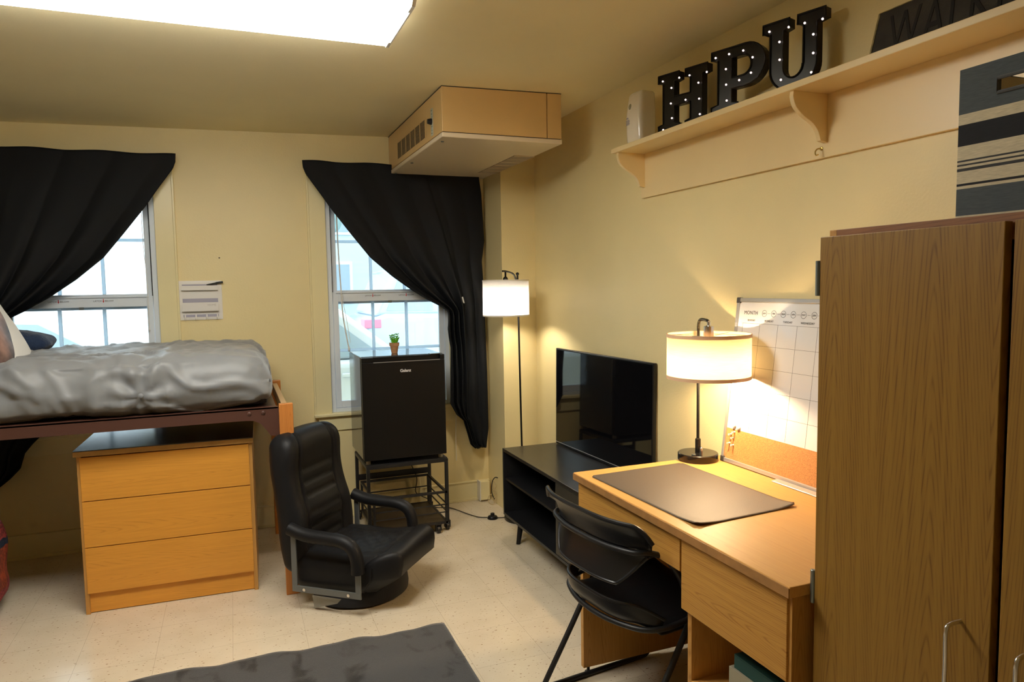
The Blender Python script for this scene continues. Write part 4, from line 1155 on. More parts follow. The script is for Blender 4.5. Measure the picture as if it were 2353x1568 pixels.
# ------------------------------------------------------------------ succulent
PL = thing('potted_succulent', 'tiny green succulent in a terracotta pot on top of the mini fridge', 'potted plant', (0.932, 4.385, rz1))
ppx, ppy, ppz = 0.932, 4.390, rz1
MB().lathe([(.001, .001), (.0185, .001), (.0265, .046), (.0305, .046), (.0315, .066), (.0285, .066), (.0275, .058), (.001, .056)], (ppx, ppy, ppz), 32).build('pot', TERRA, PL)
pf = MB()
for (dx, dy, hh, s) in ((-.016, 0, .052, 1), (-.003, .004, .056, 1), (.014, -.003, .062, 1.1), (.020, .006, .035, .9), (-.010, -.008, .030, .9), (.006, -.010, .034, 1)):
    bx_, by_ = ppx+dx*.6, ppy+dy; tx_, ty_ = ppx+dx*1.3, ppy+dy*1.2
    pf.tube([(bx_, by_, ppz+.056), (tx_, ty_, ppz+.056+hh*.8)], 0.0016, 6)
    for lv in range(4):
        zz = ppz+.058+hh*(0.25+0.22*lv)
        k = (0.25+0.22*lv)
        ccx = bx_+(tx_-bx_)*k; ccy = by_+(ty_-by_)*k
        for q in range(5):
            a = q*2*PI/5+lv*.7+dx*50
            L_ = 0.0125*s
            pf.tube([(ccx, ccy, zz), (ccx+L_*.6*math.cos(a), ccy+L_*.6*math.sin(a), zz+.004), (ccx+L_*math.cos(a), ccy+L_*math.sin(a), zz+.010)], [.0015, .0034, .0008], 6)
pf.build('leaves', LEAF, PL)

# ------------------------------------------------------------------ wall organizer + pen
OG = thing('letter_organizer', 'white wall organizer with two letter slots and four key hooks between the windows', 'wall organizer', (-0.18, 4.72, 1.34))
ox0, ox1, oz0, oz1 = -0.298, -0.054, 1.340, 1.578
yo = YW
WHT = simple('organizer_white', (0.80, 0.78, 0.74), 0.35)
MB().rbox(((ox0+ox1)/2, yo-.004, (oz0+oz1)/2), (ox1-ox0, .008, oz1-oz0), .0035, .01).build('back_plate', WHT, OG)
def slot(z0, z1, dep):
    s_ = MB()
    s_.box(ox0+.018, ox1-.022, yo-dep, yo-dep+.003, z0, z1)
    s_.box(ox0+.018, ox1-.022, yo-dep+.003, yo-.008, z0, z0+.003)
    s_.box(ox0+.018, ox0+.021, yo-dep+.003, yo-.008, z0, z1).box(ox1-.025, ox1-.022, yo-dep+.003, yo-.008, z0, z1)
    return s_.build('letter_slot', WHT, OG, smooth=False, bevel=0.001)
slot(1.520, 1.548, .030)
sl2 = slot(1.393, 1.436, .034)
B(ox0+.135, ox1-.022, yo-.0345, yo-.031, 1.434, 1.444).build('raised_lip', WHT, sl2, smooth=False)
q = MB(); put_text(q, 'HOME', 0.016, (ox1-.060, yo-.0346, 1.430), (1, 0, 0), (0, 0, 1), ext=0.0004, space=1.1)
q.build('lettering', simple('pale_ink', (0.50, 0.46, 0.42), 0.6), sl2, smooth=False)
LIL = simple('lilac_recess', (0.38, 0.37, 0.46), 0.5)
for z0, z1 in ((1.548, 1.556), (1.446, 1.470), (1.358, 1.374)):
    B(ox0+.022, ox1-.024, yo-.0088, yo-.0078, z0, z1).build('recess', LIL, OG, smooth=False)
for k in range(4):
    x = ox0+.032+k*.060
    MB().tube(smooth_path([(x, yo-.008, 1.372), (x, yo-.012, 1.360), (x, yo-.020, 1.345), (x, yo-.030, 1.345), (x, yo-.033, 1.358)], 5), 0.0045, 10).build('hook', WHT, OG)
pn = MB().tube([(ox1-.085, yo-.026, 1.553), (ox1-.035, yo-.024, 1.5615), (ox1-.030, yo-.024, 1.5625), (ox1+.008, yo-.022, 1.568)], [.0025, .0045, .0062, .0062], 12)
tag(pn.build('marker_pen', PLAST), 'black marker pen resting on top of the white wall organizer', 'marker')

nl = MB().lathe([(.0045, 0), (.004, -.003), (.001, -.004)], (-0.060, YW, 1.716), 12, 'y')
tag(nl.build('nail', PLAST), 'small dark nail head in the wall above the white organizer', 'nail')
# ------------------------------------------------------------------ dresser
DR = thing('dresser', 'three-drawer oak dresser with a dark top under the lofted bed', 'dresser', (-0.33, 4.0, 0))
ang = math.atan2(0.012, 0.757)
dx0, dx1, dy0, dy1, dzt = -0.704, 0.062, 3.752, 4.262, 0.786
def dx_(fn):
    c_, s_ = math.cos(-0.035), math.sin(-0.035)
    def g_(a, b, c):
        a -= -0.32; b -= 3.752
        return (-0.32+a*c_-b*s_, 3.752+a*s_+b*c_, c)
    return g_
RT = dx_(None)
MB().box(dx0-.012, dx1+.006, dy0-.010, dy1, dzt-.004, dzt).xf(RT).build('top', DARKTOP, DR, smooth=False)
MB().box(dx0-.012, dx1+.006, dy0-.010, dy1, dzt-.028, dzt-.0042).xf(RT).build('top_edge', simple('oak_edge_gold', (0.50, 0.27, 0.07), 0.4, vary=.1, vscale=20), DR, smooth=False, bevel=0.001)
MB().box(dx0, dx0+.018, dy0, dy1, 0, dzt-.028).xf(RT).build('side_panel', OAK_VX, DR, smooth=False)
MB().box(dx1-.018, dx1, dy0, dy1, 0, dzt-.028).xf(RT).build('side_panel', OAK_VX, DR, smooth=False)
MB().box(dx0+.018, dx1-.018, dy0+.03, dy1, 0, dzt-.03).xf(RT).build('carcass', OAK_VX, DR, smooth=False)
for k, (za, zb) in enumerate(((0.545, 0.752), (0.323, 0.541), (0.100, 0.319))):
    MB().box(dx0+.012, dx1-.016, dy0-.004, dy0+.029, za, zb).xf(RT).build('drawer', OAK_X, DR, smooth=False, bevel=0.001)
MB().box(dx0+.018, dx1-.018, dy0+.012, dy0+.03, 0.004, 0.10).xf(RT).build('toe_board', OAK_X, DR, smooth=False)

# ------------------------------------------------------------------ bed
BD = thing('bed_frame', 'lofted bed frame with orange wood posts and a brown steel rail', 'bed', (-0.85, 4.1, 0))
# end frame
for (y0, y1, zt) in ((3.606, 3.640, 0.961), (4.555, 4.589, 0.962)):
    B(0.190, 0.256, y0, y1, 0, zt).build('post', BEDWOOD, BD, smooth=False, bevel=0.003)
for z0, z1 in ((0.885, 0.945), (0.640, 0.690), (0.330, 0.380)):
    B(0.208, 0.236, 3.640, 4.555, z0, z1).build('rung', simple('pale_rung', (0.62, 0.42, 0.22), 0.4), BD, smooth=False, bevel=0.003)
for (y0, y1) in ((3.606, 3.640), (4.555, 4.589)):
    B(-1.890, -1.824, y0, y1, 0, 0.961).build('post', BEDWOOD, BD, smooth=False, bevel=0.003)
for z0, z1 in ((0.885, 0.945), (0.640, 0.690), (0.330, 0.380)):
    B(-1.870, -1.842, 3.640, 4.555, z0, z1).build('rung', simple('pale_rung', (0.62, 0.42, 0.22), 0.4), BD, smooth=False, bevel=0.003)
def rail(y):
    s = MB()
    s.prism([(-1.824, .888), (.030, .888), (.075, .884), (.105, .868), (.130, .835), (.150, .805), (.190, .803), (.190, .946), (-1.824, .944)],
            lambda a, b: (a, y, b), lambda a, b: (a, y+.006, b))
    s.box(-1.824, .186, y, y+.035, .938, .945)
    return s.build('side_rail', RAIL, BD, smooth=False)
rl = rail(3.628); rail(4.565)
for x in (0.055, 0.118): MB().lathe([(.010, 0), (.009, -.004), (.004, -.007), (.001, -.007)], (x, 3.628, 0.921), 16, 'y').build('bolt', RAIL, rl)
B(-1.82, 0.18, 3.665, 4.565, 0.938, 0.944).build('deck', RAIL, BD, smooth=False)
MT = MB().rbox((-0.83, 4.12, 0.985), (1.96, 0.86, 0.075), 0.03, 0.05)
tag(MT.build('mattress', simple('navy_mattress', (0.018, 0.017, 0.024), 0.6)), 'dark mattress edge showing under the grey comforter', 'mattress')
def comf(P):
    x, y, z = P.x, P.y, P.z
    wx = x-0.83   # world x
    top = z > 0.0
    n = Vector((0, 0, 1)) if z > 0.10 else (Vector((0, -1, 0)) if y < 0 else Vector((0, 1, 0)))
    p = Vector((wx, y, z))
    d = 0.0
    # broad puffiness
    d += 0.016*noise.noise(Vector((wx*2.2, y*2.2, z*3.0+4)))
    # folded wrinkles: ridged noise, domain-warped
    wv = Vector((noise.noise(p*2.3+Vector((3, 1, 7))), noise.noise(p*2.3+Vector((8, 4, 2))), noise.noise(p*2.1)))
    q = Vector((wx*3.6+0.9*wv.x+z*4.0, y*4.2+0.8*wv.y, z*4.5-wx*1.3+0.9*wv.z))
    r1 = 1-abs(noise.noise(q)*2.0)
    d += 0.034*max(0, r1-0.40)
    q2 = Vector((wx*9+2.5*wv.x, y*8, z*7+wx*5+2.5*wv.y))
    r2_ = 1-abs(noise.noise(q2)*2.0)
    d += 0.016*max(0, r2_-0.35)
    q3 = Vector((wx*16+4*wv.y, y*14, z*13-wx*7+4*wv.x))
    d += 0.006*max(0, 1-abs(noise.noise(q3)*2.0)-0.3)
    # button tuft on the front face with radiating pleats
    if y < -0.30:
        bx, bz = -0.405, -0.045
        rx, rz = wx-bx, z-bz
        rr = math.hypot(rx, rz); an = math.atan2(rz, rx)
        d -= 0.026*math.exp(-(rr/0.045)**2)
        d += 0.012*math.sin(an*7+1.0)*math.exp(-((rr-0.09)/0.075)**2)
    x2, y2, z2 = x, y, z
    if z > 0.08: z2 += d*0.8
    y2 += n.y*d; 
    if x > 0.9: x2 += 0.6*d
    # the far end sags and rounds off
    e_ = max(0, (x-0.78)/0.22)
    if z > 0: z2 -= 0.035*e_*e_
    if z < -0.10:
        z2 += 0.006*math.sin(wx*6)+0.005*math.sin(wx*17+1)
        y2 -= n.y*0.012
    return (x2, y2, z2)
CMF = MB().rbox((-0.83, 4.108, 1.080), (1.985, 0.968, 0.268), 0.105, 0.0145, comf)
tag(CMF.build('comforter', GREYCOMF, angle=180), 'rumpled grey comforter spread over the lofted bed', 'comforter')
tag(MB().lathe([(.001, -.006), (.006, -.0055), (.010, -.003), (.011, 0), (.010, .004)], (-0.405, 3.606, 1.045), 20, 'y').build('button', GREYCOMF), 'round covered button on the front of the grey comforter', 'button')
# pillows at the head of the bed
def pillow(c, w, h, t, mat, tilt, name, label, yawp=0.0, cat='pillow', bump=0.0, seed=0):
    def fn(P):
        u, v = P.x/(w/2), P.z/(h/2)
        th = max(0.06, (1-abs(u)**2.6)*(1-abs(v)**2.6))**0.5
        y = P.y*th
        k = 1-0.10*(1-abs(v)**2)*abs(u)**3
        k2 = 1-0.10*(1-abs(u)**2)*abs(v)**3
        y += 0.010*noise.noise(Vector((P.x*7, P.z*7, seed)))
        if bump: y += bump*math.sin(P.x*140)*math.sin(P.z*140)*math.copysign(1, P.y)
        return (P.x*k, y, P.z*k2)
    m_ = MB().rbox((0, 0, 0), (w, t, h), t*0.48, 0.016, fn)
    ca_, sa_ = math.cos(tilt), math.sin(tilt)
    cb_, sb_ = math.cos(yawp), math.sin(yawp)
    def X(a, b, c_):
        # pillow plane faces +x (right), leaning back to the left
        a2, b2 = a*cb_-b*sb_, a*sb_+b*cb_
        # rotate so width runs along y
        xx, yy = b2, a2
        xx2 = xx*ca_-c_*sa_; zz2 = xx*sa_+c_*ca_
        return (c[0]+xx2, c[1]+yy, c[2]+zz2)
    m_.xf(X)
    return tag(m_.build(name, mat, angle=180), label, cat)
MARB = simple('brown_marbled_cloth', (0.20, 0.12, 0.10), 0.5, vary=0.9, vscale=9)
pillow((-1.040, 4.02, 1.335), 0.46, 0.46, 0.12, WHITEF, 0.46, 'pillow', 'white pillow leaning at the head of the bed behind the brown one', seed=1)
pillow((-1.000, 3.845, 1.330), 0.30, 0.34, 0.075, MARB, 0.28, 'throw_pillow', 'brown and grey marbled pillow at the head of the bed', seed=2)
pillow((-1.025, 3.720, 1.300), 0.26, 0.26, 0.08, BLACKF, 0.20, 'throw_pillow', 'black pillow at the left edge on the bed', seed=3)
kb = MB().rbox((0, 0, 0), (0.26, 0.24, 0.13), 0.062, 0.012, lambda P: (P.x+0.01*noise.noise(P*14), P.y+0.012*noise.noise(P*9+Vector((5, 1, 1))), P.z*(1-0.45*max(0, (P.x)/0.13))+0.006*noise.noise(P*25)))
kb.xf(lambda a, b, c: (-1.005+a, 4.33+b, 1.262+c))
tag(kb.build('knit_blanket', NAVYF, angle=180), 'navy knitted blanket bunched behind the white pillow on the bed', 'blanket')

# ------------------------------------------------------------------ red bag under the bed
def bag_mat():
    m, nt, bs = new_mat('red_woven_pattern')
    L = nt.links
    tc = nt.nodes.new('ShaderNodeTexCoord')
    sp = nt.nodes.new('ShaderNodeSeparateXYZ'); L.new(tc.outputs['Object'], sp.inputs[0])
    n = nt.nodes.new('ShaderNodeTexNoise'); n.inputs['Scale'].default_value = 6
    L.new(tc.outputs['Object'], n.inputs['Vector'])
    ad = nt.nodes.new('ShaderNodeMath'); ad.operation = 'MULTIPLY_ADD'; ad.inputs[1].default_value = 0.12
    L.new(n.outputs['Fac'], ad.inputs[0]); L.new(sp.outputs['Z'], ad.inputs[2])
    cr = nt.nodes.new('ShaderNodeValToRGB'); cr.color_ramp.interpolation = 'CONSTANT'
    e = cr.color_ramp.elements
    e[0].position = 0; e[0].color = (0.02, 0.025, 0.05, 1)
    e[1].position = 0.11; e[1].color = (0.34, 0.045, 0.05, 1)
    for p, c_ in ((0.19, (0.32, 0.05, 0.012, 1)), (0.36, (0.02, 0.03, 0.06, 1)), (0.40, (0.40, 0.05, 0.04, 1)), (0.47, (0.50, 0.20, 0.22, 1))):
        q = e.new(p); q.color = c_
    L.new(ad.outputs[0], cr.inputs[0])
    w_ = nt.nodes.new('ShaderNodeTexWave'); w_.inputs['Scale'].default_value = 55; w_.inputs['Distortion'].default_value = 6
    L.new(tc.outputs['Object'], w_.inputs['Vector'])
    mr = nt.nodes.new('ShaderNodeMapRange'); mr.inputs['To Min'].default_value = 0.55; mr.inputs['To Max'].default_value = 1.25
    L.new(w_.outputs['Fac'], mr.inputs['Value'])
    mm = nt.nodes.new('ShaderNodeVectorMath'); mm.operation = 'SCALE'
    L.new(cr.outputs[0], mm.inputs[0]); L.new(mr.outputs[0], mm.inputs['Scale'])
    L.new(mm.outputs[0], bs.inputs['Base Color'])
    bs.inputs['Roughness'].default_value = 0.85
    return m
BG = thing('laundry_bag', 'red and pink patterned bag with navy bands on the floor under the bed', 'bag', (-1.34, 3.95, 0))
bgm = MB().rbox((0, 0, 0), (0.54, 0.40, 0.50), 0.12, 0.02, lambda P: (P.x*(1-0.13*(P.z+.25))+0.012*noise.noise(P*8), P.y+0.015*noise.noise(P*7), P.z+0.015*noise.noise(P*5)))
bgm.xf(lambda a, b, c: (-1.335+a, 3.955+b, 0.262+c)).build('body', bag_mat(), BG, angle=180)
MB().tube(smooth_path([(-1.45, 3.90, .50), (-1.44, 3.88, .58), (-1.34, 3.87, .62), (-1.26, 3.88, .57), (-1.25, 3.90, .49)], 6), 0.009, 10).build('handle', simple('navy_strap', (0.02, 0.03, 0.06), 0.8), BG)

# ------------------------------------------------------------------ swivel floor chair
OC = Vector((0.545, 3.530, 0))
th = math.radians(-39)
Fv = Vector((math.cos(th), math.sin(th), 0)); Sv = Vector((math.sin(th), -math.cos(th), 0))   # Sv: towards the camera side
def OL(f, s, z): 
    p = OC+Fv*f+Sv*s
    return (p.x, p.y, z)
SWC = thing('floor_chair', 'black padded swivel floor chair with armrests beside the bed post', 'floor chair', (OC.x, OC.y, 0))
MB().lathe([(.001, .002), (.215, .002), (.236, .012), (.240, .035), (.235, .070), (.225, .095), (.001, .098)], (OC.x, OC.y, 0), 60).xf(
    lambda a, b, c: (a+0.006*noise.noise(Vector((a*9, b*9, c*9))), b+0.006*noise.noise(Vector((a*8, b*8, c*7+3))), c)).build('swivel_base', fabric('base_cover', (0.010, 0.010, 0.012)), SWC)
MB().hexa([OL(-.10, .262, .008), OL(.03, .272, .050), OL(.03, .274, .050), OL(-.10, .264, .008)], [OL(-.11, .262, .070), OL(.05, .270, .072), OL(.05, .272, .072), OL(-.11, .264, .070)]).build('care_label', simple('felt_grey', (0.28, 0.27, 0.24), 0.9), SWC, smooth=False, label='grey label hanging at the base')
def seatf(P):
    f, s, z = P.x, P.y, P.z
    # front lifts a little, underside sweeps back to the base
    k = max(0, (f+0.02)/0.27)
    z2 = z+0.045*k*k*(1 if z > 0 else 0.35)
    f2 = f
    if z < 0.0: f2 = f-(0.085*k*min(1, -z/0.08)); 
    if z > 0.03:
        if abs(s) < 0.15 and f < 0.17:
            for q in range(-4, 5):
                z2 -= 0.006*math.exp(-(((f+s*0.9)-q*0.075)/0.006)**2)*1.0 + 0.004*math.exp(-(((f-s*0.9)-q*0.075)/0.006)**2)
        z2 -= 0.012*math.exp(-((abs(s)-0.165)/0.012)**2)*(1 if f < 0.17 else 0)
        z2 -= 0.014*math.exp(-((f-0.175)/0.012)**2)*(1 if abs(s) < .17 else 0.5)
    if abs(s) > 0.20 and f > 0.17: f2 -= 0.05*(abs(s)-.20)/.05
    f2 += 0.006*noise.noise(P*6); z2 += 0.005*noise.noise(P*7+Vector((3, 3, 3)))
    return (f2, s*(1-0.05*k), z2)
st_ = MB().rbox((0, 0, 0), (0.57, 0.52, 0.185), 0.070, 0.0125, seatf)
st_.xf(lambda a, b, c: OL(a+0.045, b, c+0.166)).build('seat', LEATHER, SWC, angle=180)
def backf(P):
    t, s, z = P.x, P.y, P.z     # thickness(+front), side, height -0.36..0.36
    v = (z+0.35)/0.70
    wd_ = 1.0-0.16*max(0, (v-0.70)/0.30)**2+0.04*math.exp(-((v-0.25)/0.15)**2)
    x = t
    if t > 0:
        if abs(s) < 0.135:
            for zc in (-0.20, -0.135, -0.065, 0.02, 0.085, 0.15):
                x -= 0.011*math.exp(-((z-zc)/0.009)**2)
            x -= 0.004
        x -= 0.016*math.exp(-((abs(s)-0.150)/0.012)**2)*(1 if v < 0.995 else 0)
        x += 0.020*math.exp(-((v-0.86)/0.10)**2)       # headrest roll
        x += 0.022*math.exp(-((v-0.40)/0.10)**2)*(1-(s/.27)**2)       # lumbar roll
        x += 0.018*math.exp(-((abs(s)-0.215)/0.04)**2)*math.exp(-((v-0.3)/0.25)**2)
    x += 0.004*noise.noise(P*7)
    return (x, s*wd_, z+(0.018*math.cos(s*6) if v > 0.8 else 0))
bk_ = MB().rbox((0, 0, 0), (0.125, 0.50, 0.665), 0.055, 0.0125, backf)
def bkx(a, b, c):
    # recline about the bottom hinge
    rec = 0.13
    h_ = c+0.33
    return OL(-0.225+a*math.cos(rec)-h_*math.sin(rec), b, 0.150+h_*math.cos(rec)+a*math.sin(rec))
bk_.xf(bkx).build('backrest', LEATHER, SWC, angle=180)
for s in (1, -1):
    ss_ = 0.292*s
    pts = smooth_path([OL(-.20, ss_, .395), OL(-.12, ss_, .372), OL(-.02, ss_, .365), OL(.07, ss_, .360), OL(.125, ss_, .335), OL(.150, ss_, .285), OL(.155, ss_, .215)], 7)
    am = MB().tube(pts, 0.031, 16).build('armrest', LEATHER, SWC)
    fb_ = MB()
    fb_.bar(OL(-.182, ss_, .10), OL(-.182, ss_, .375), 0.028, 0.008, up=Sv).bar(OL(.155, ss_, .100), OL(.155, ss_, .225), 0.028, 0.008, up=Sv).bar(OL(-.196, ss_, .108), OL(.169, ss_, .108), 0.0085, 0.030)
    fo = fb_.build('arm_frame', GREYMET, SWC, smooth=False, bevel=0.0015, label='grey metal armrest bracket')
    for f in (-.13, .105):
        c0 = Vector(OL(f, ss_+s*.005, .108))
        MB().tube([c0, c0+Sv*s*.003], .0075, 14).build('bolt', CHROME, fo)

# ------------------------------------------------------------------ black plastic dining chair
DO = Vector((1.300, 2.120, 0))
th2 = math.radians(7)
F2 = Vector((math.cos(th2), math.sin(th2), 0)); S2 = Vector((math.sin(th2), -math.cos(th2), 0))
def DL(f, s, z):
    p = DO+F2*f+S2*s
    return Vector((p.x, p.y, z))
DCH = thing('dining_chair', 'black plastic shell chair on a sled base pushed up to the desk', 'chair', (DO.x, DO.y, 0))
def clampv(x, a, b): return max(a, min(b, x))
def upper(u, t):
    a = 2*u-1; 
    hw = 0.262+0.040*t*t
    e_ = abs(a)
    z = 0.690+0.088*t
    z -= 0.050*max(0, (e_-0.78)/0.22)**2.5*t
    f = -0.232+0.075*e_**3.2-0.030*t*t
    return DL(f, a*hw, z)
MB().grid(upper, 60, 14).build('backrest', PLAST, DCH, solid=0.007, angle=180)
rim_pts = [upper(i/60, 1.0) for i in range(61)]
MB().tube(rim_pts, 0.0075, 10).build('back_rim', PLAST, DCH)
def lower(u, t):
    a = 2*u-1; e_ = abs(a)
    zb = 0.568+0.100*clampv((e_-0.66)/0.34, 0, 1)**1.3
    z = zb+(0.672-zb)*t
    f = -0.222+0.070*e_**3.2-0.026*(1-t)**2*(1-e_**2*0.5)
    return DL(f, a*(0.262-0.012*(1-t)), z)
MB().grid(lower, 60, 14).build('back_panel', PLAST, DCH, solid=0.007, angle=180)
MB().tube([lower(i/60, 0.0) for i in range(61)], 0.006, 10).build('panel_rim', PLAST, DCH)
seatp = [(-.222, .492), (-.214, .452), (-.190, .425), (-.12, .412), (0, .408), (.10, .415), (.18, .428), (.225, .425), (.240, .405)]
sps = smooth_path([(a, 0, b) for a, b in seatp], 4)
def seat2(u, t):
    a = 2*u-1; e_ = abs(a)
    k = t*(len(sps)-1); i = min(int(k), len(sps)-2); p = sps[i].lerp(sps[i+1], k-i)
    f, z = p.x, p.z
    f += 0.13*e_**3.5*(1-t)**1.2
    z += (0.03*e_**4*t-0.045*max(0, (e_-0.72)/0.28)**2*(1-t))
    return DL(f, a*(0.245-0.02*t), z)
MB().grid(seat2, 44, 48).build('seat', PLAST, DCH, solid=0.008, angle=180)
MB().tube([seat2(i/44, 0.0) for i in range(45)], 0.0065, 10).build('seat_rim', PLAST, DCH)
for s in (-1, 1):
    w_ = 0.258*s
    leg = smooth_path([DL(-.10, w_, .660), DL(-.045, w_, .590), DL(-.005, w_, .500), DL(.003, w_, .440), DL(-.025, w_, .380), DL(-.12, w_, .220), DL(-.235, w_, .035), DL(-.240, w_, .012), DL(-.215, w_, .010), DL(0, w_, .010), DL(.20, w_, .010), DL(.243, w_, .016), DL(.252, w_, .045), DL(.245, w_, .10), DL(.20, s*.225, .30), DL(.17, s*.20, .404)], 6)
    MB().tube(leg, 0.0105, 12).build('leg', STEELBL, DCH)
bt = smooth_path([DL(-.10, -.258, .660), DL(-.160, -.255, .683), DL(-.205, -.225, .684), DL(-.232, -.12, .681), DL(-.238, 0, .680), DL(-.232, .12, .681), DL(-.205, .225, .684), DL(-.160, .255, .683), DL(-.10, .258, .660)], 8)
MB().tube(bt, 0.0095, 12).build('back_tube', STEELBL, DCH)
bt = smooth_path([DL(.0, -.258, .435), DL(-.09, -.252, .424), DL(-.155, -.215, .418), DL(-.195, -.11, .414), DL(-.206, 0, .412), DL(-.195, .11, .414), DL(-.155, .215, .418), DL(-.09, .252, .424), DL(.0, .258, .435)], 8)
MB().tube(bt, 0.0095, 12).build('seat_tube', STEELBL, DCH)

# ------------------------------------------------------------------ rug
def rugf(u, v):
    A = Vector((-1.05, 3.050, 0)); Bq = Vector((0.824, 2.994, 0)); Cq = Vector((0.815, 1.55, 0)); Dq = Vector((-1.09, 1.60, 0))
    p = A.lerp(Bq, u).lerp(Dq.lerp(Cq, u), v)
    w_ = math.exp(-v*18)
    p.y += 0.006*math.sin(u*34)*w_+0.004*math.sin(u*71+1)*w_
    z = 0.006+0.004*abs(noise.noise(Vector((u*6, v*7, 0))))+0.004*w_*max(0, math.sin(u*34))
    return (p.x, p.y, z)
rg = MB().grid(rugf, 120, 80).build('area_rug', RUGM, solid=0.004, angle=180)
tag(rg, 'dark charcoal area rug on the tiled floor in the foreground', 'rug')

# ================================================================== outside the windows
tag(B(-40, 40, 4.95, 60, -0.10, 0.03).build('ground', simple('pale_asphalt', (0.50, 0.52, 0.54), 0.9, vary=0.1, vscale=1), smooth=False), kind='structure')
TYRE = simple('tyre_rubber', (0.03, 0.03, 0.035), 0.8)
CGL = simple('car_glass', (0.34, 0.42, 0.49), 0.10)
def car(name, x, y, z, L_, W_, H_, col, label, flip=False, kind='suv'):
    """car standing along x; profile in (a along length 0..1, height 0..1)"""
    R_ = thing(name, label, 'car', (x+L_/2, y+W_/2, z), group='parked cars outside the windows')
    if kind == 'suv':
        body = [(0.0, .22), (0.0, .50), (.015, .60), (.06, .64), (.70, .60), (.93, .54), (.99, .44), (1.0, .22)]
        cab = [(.03, .62), (.09, .97), (.16, 1.0), (.48, .99), (.56, .95), (.70, .61)]
    else:
        body = [(0.0, .22), (0.0, .52), (.02, .62), (.16, .66), (.66, .64), (.90, .56), (.99, .44), (1.0, .22)]
        cab = [(.14, .65), (.26, .96), (.34, 1.0), (.50, 1.0), (.56, .96), (.70, .64)]
    fx = (lambda a: x+L_*(1-a)) if flip else (lambda a: x+L_*a)
    P1 = simple(name+'_paint', col, 0.25, coat=0.5)
    b = MB().prism(body, lambda a, c_: (fx(a), y, z+c_*H_), lambda a, c_: (fx(a), y+W_, z+c_*H_))
    bo = b.build('body', P1, R_, bevel=0.06, seg=3)
    MB().prism(cab, lambda a, c_: (fx(a), y+.10, z+c_*H_), lambda a, c_: (fx(a), y+W_-.10, z+c_*H_)).build('cabin', P1, R_, bevel=0.05, seg=3)
    # side windows
    def inset(p0, p1, sh):
        cx_ = (cab[0][0]+cab[-1][0])/2
        return [(a, c_) for a, c_ in sh]
    if kind == 'suv':
        wins = [[(.065, .66), (.105, .92), (.20, .95), (.20, .655)], [(.225, .655), (.225, .95), (.42, .945), (.42, .645)], [(.445, .645), (.445, .94), (.54, .91), (.655, .635)]]
    else:
        wins = [[(.20, .67), (.29, .92), (.40, .95), (.40, .67)], [(.42, .67), (.42, .95), (.53, .93), (.65, .66)]]
    for wv in wins:
        MB().prism(wv, lambda a, c_: (fx(a), y+.092, z+c_*H_), lambda a, c_: (fx(a), y+.105, z+c_*H_)).build('side_window', CGL, R_, smooth=False)
    for a in (.17, .83):
        for yy in (y+.02, y+W_-.22):
            wh = MB().lathe([(.001, 0), (.20, 0), (.33, .03), (.34, .10), (.33, .18), (.20, .20), (.001, .20)], (fx(a), yy-.01, z+.34), 28, 'y')
            wo_ = wh.build('wheel', TYRE, R_)
            MB().lathe([(.001, -.012), (.19, -.012), (.20, 0)], (fx(a), yy-.01, z+.34), 20, 'y').build('hub', simple('hub_grey', (.4, .42, .45), .4), wo_)
    for a in (.33, .56):
        xx = fx(a)
        B(min(xx, xx+.18), max(xx, xx+.18), y-.03, y+.01, z+.545*H_, z+.57*H_).build('door_handle', P1, R_, bevel=0.008)
    xa = fx(0.0); xb = fx(.045)
    B(min(xa, xb)-.01, max(xa, xb), y-.012, y+.30, z+.535*H_, z+.60*H_).build('tail_light', simple('tail_lamp_red', (0.75, 0.20, 0.28), 0.3), R_, bevel=0.01)
    xm = fx(.62)
    MB().rbox((xm, y-.10, z+.66*H_), (.12, .20, .14), .05, .03).build('mirror', P1, R_)
    return R_
GZ = 0.03
car('parked_suv', 1.62, 9.4, GZ, 4.7, 1.85, 1.78, (0.44, 0.54, 0.64), 'pale blue parked suv seen through the right window')
car('parked_car', -1.42, 5.95, GZ, 4.0, 1.65, 1.38, (0.60, 0.64, 0.68), 'white parked car close outside behind the mini fridge', kind='sedan')
car('parked_car', -5.95, 12.0, GZ, 4.4, 1.75, 1.20, (0.62, 0.30, 0.34), 'red parked car seen through the left window', kind='sedan')
car('parked_car', -4.2, 8.0, GZ, 4.6, 1.8, 1.27, (0.70, 0.73, 0.76), 'white parked car close to the left window', kind='sedan')
WB2 = thing('building', 'white walled building far behind the cars of the left window', 'building', (-8, 21, GZ))
B(-16, -0.6, 21, 25, GZ, 6.5).build('wall', simple('white_siding', (0.86, 0.87, 0.88), 0.8), WB2, smooth=False)
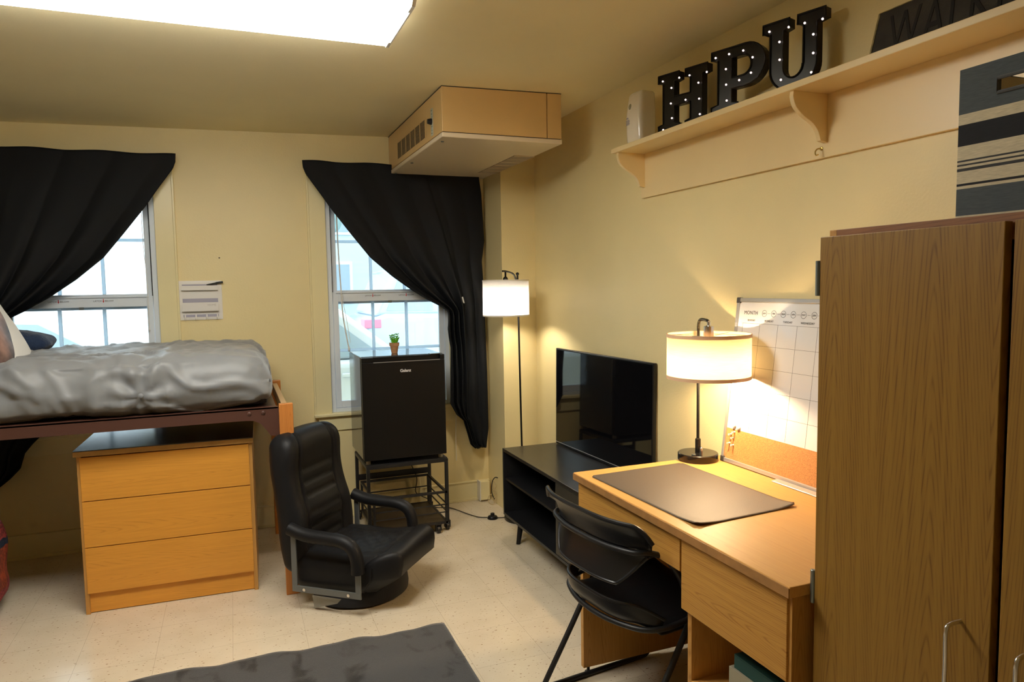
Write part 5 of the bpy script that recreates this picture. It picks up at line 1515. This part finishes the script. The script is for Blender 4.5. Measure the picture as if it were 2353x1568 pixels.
MB().prism([(20.4, 6.4), (23, 8.2), (25.6, 6.4)], lambda a, b: (-16.4, a, b), lambda a, b: (-0.2, a, b)).build('roof', simple('pale_roof', (0.55, 0.58, 0.60), 0.9), WB2, smooth=False)
for xx in (-13, -9.5, -6):
    B(xx, xx+1.4, 20.95, 21.0, 3.4, 5.2).build('window', simple('pale_window', (0.45, 0.52, 0.58), 0.2), WB2, smooth=False)
BLD = thing('building', 'pale sided building across the parking lot', 'building', (0, 30, GZ))
SID = simple('pale_siding', (0.60, 0.69, 0.70), 0.8)
B(-14, 22, 30, 36, GZ, 6.2).build('wall', SID, BLD, smooth=False)
MB().prism([(29.3, 6.1), (33, 8.6), (36.7, 6.1)], lambda a, b: (-14.5, a, b), lambda a, b: (22.5, a, b)).build('roof', simple('grey_shingle', (0.45, 0.48, 0.50), 0.9), BLD, smooth=False)
for xx in (-12, -9, -6, -3, 0, 3.2, 6.4, 9.6, 12.8, 16):
    for zz in (0.9, 3.7):
        f__ = B(xx, xx+1.5, 29.93, 30.0, zz, zz+1.7).build('window', simple('white_trim', (0.85, 0.87, 0.88), 0.6), BLD, smooth=False)
        MB().box(xx+.12, xx+.70, 29.90, 29.94, zz+.12, zz+1.58).box(xx+.80, xx+1.38, 29.90, 29.94, zz+.12, zz+1.58).build('glazing', CGL, f__, smooth=False)
def tree(x, y, h_, r, label):
    T = thing('tree', label, 'tree', (x, y, GZ))
    MB().tube([(x, y, GZ), (x+.1, y, GZ+h_*.5)], [.22, .12], 10).build('trunk', simple('bark', (.2, .16, .12), .9), T)
    cr_ = MB()
    rnd = random.Random(int(x*10))
    for k in range(22):
        a = rnd.random()*2*PI; q = rnd.random()*r*.7; zz = GZ+h_*(.16+.8*rnd.random())
        cr_.rbox((x+q*math.cos(a), y+q*math.sin(a), zz), (r, r, r*.8), r*.38, r*.14, lambda P: P*(1+0.25*noise.noise(P*3.0/r+Vector((k, 0, 0)))))
    cr_.build('crown', simple('pale_foliage', (.30, .42, .40), .8, vary=.3, vscale=2), T, angle=180)
tree(2.35, 24, 7.5, 1.25, 'tree across the lot left of the building seen beside the curtain')
tree(9.5, 22, 8.0, 3.0, 'broad tree across the parking lot on the right')
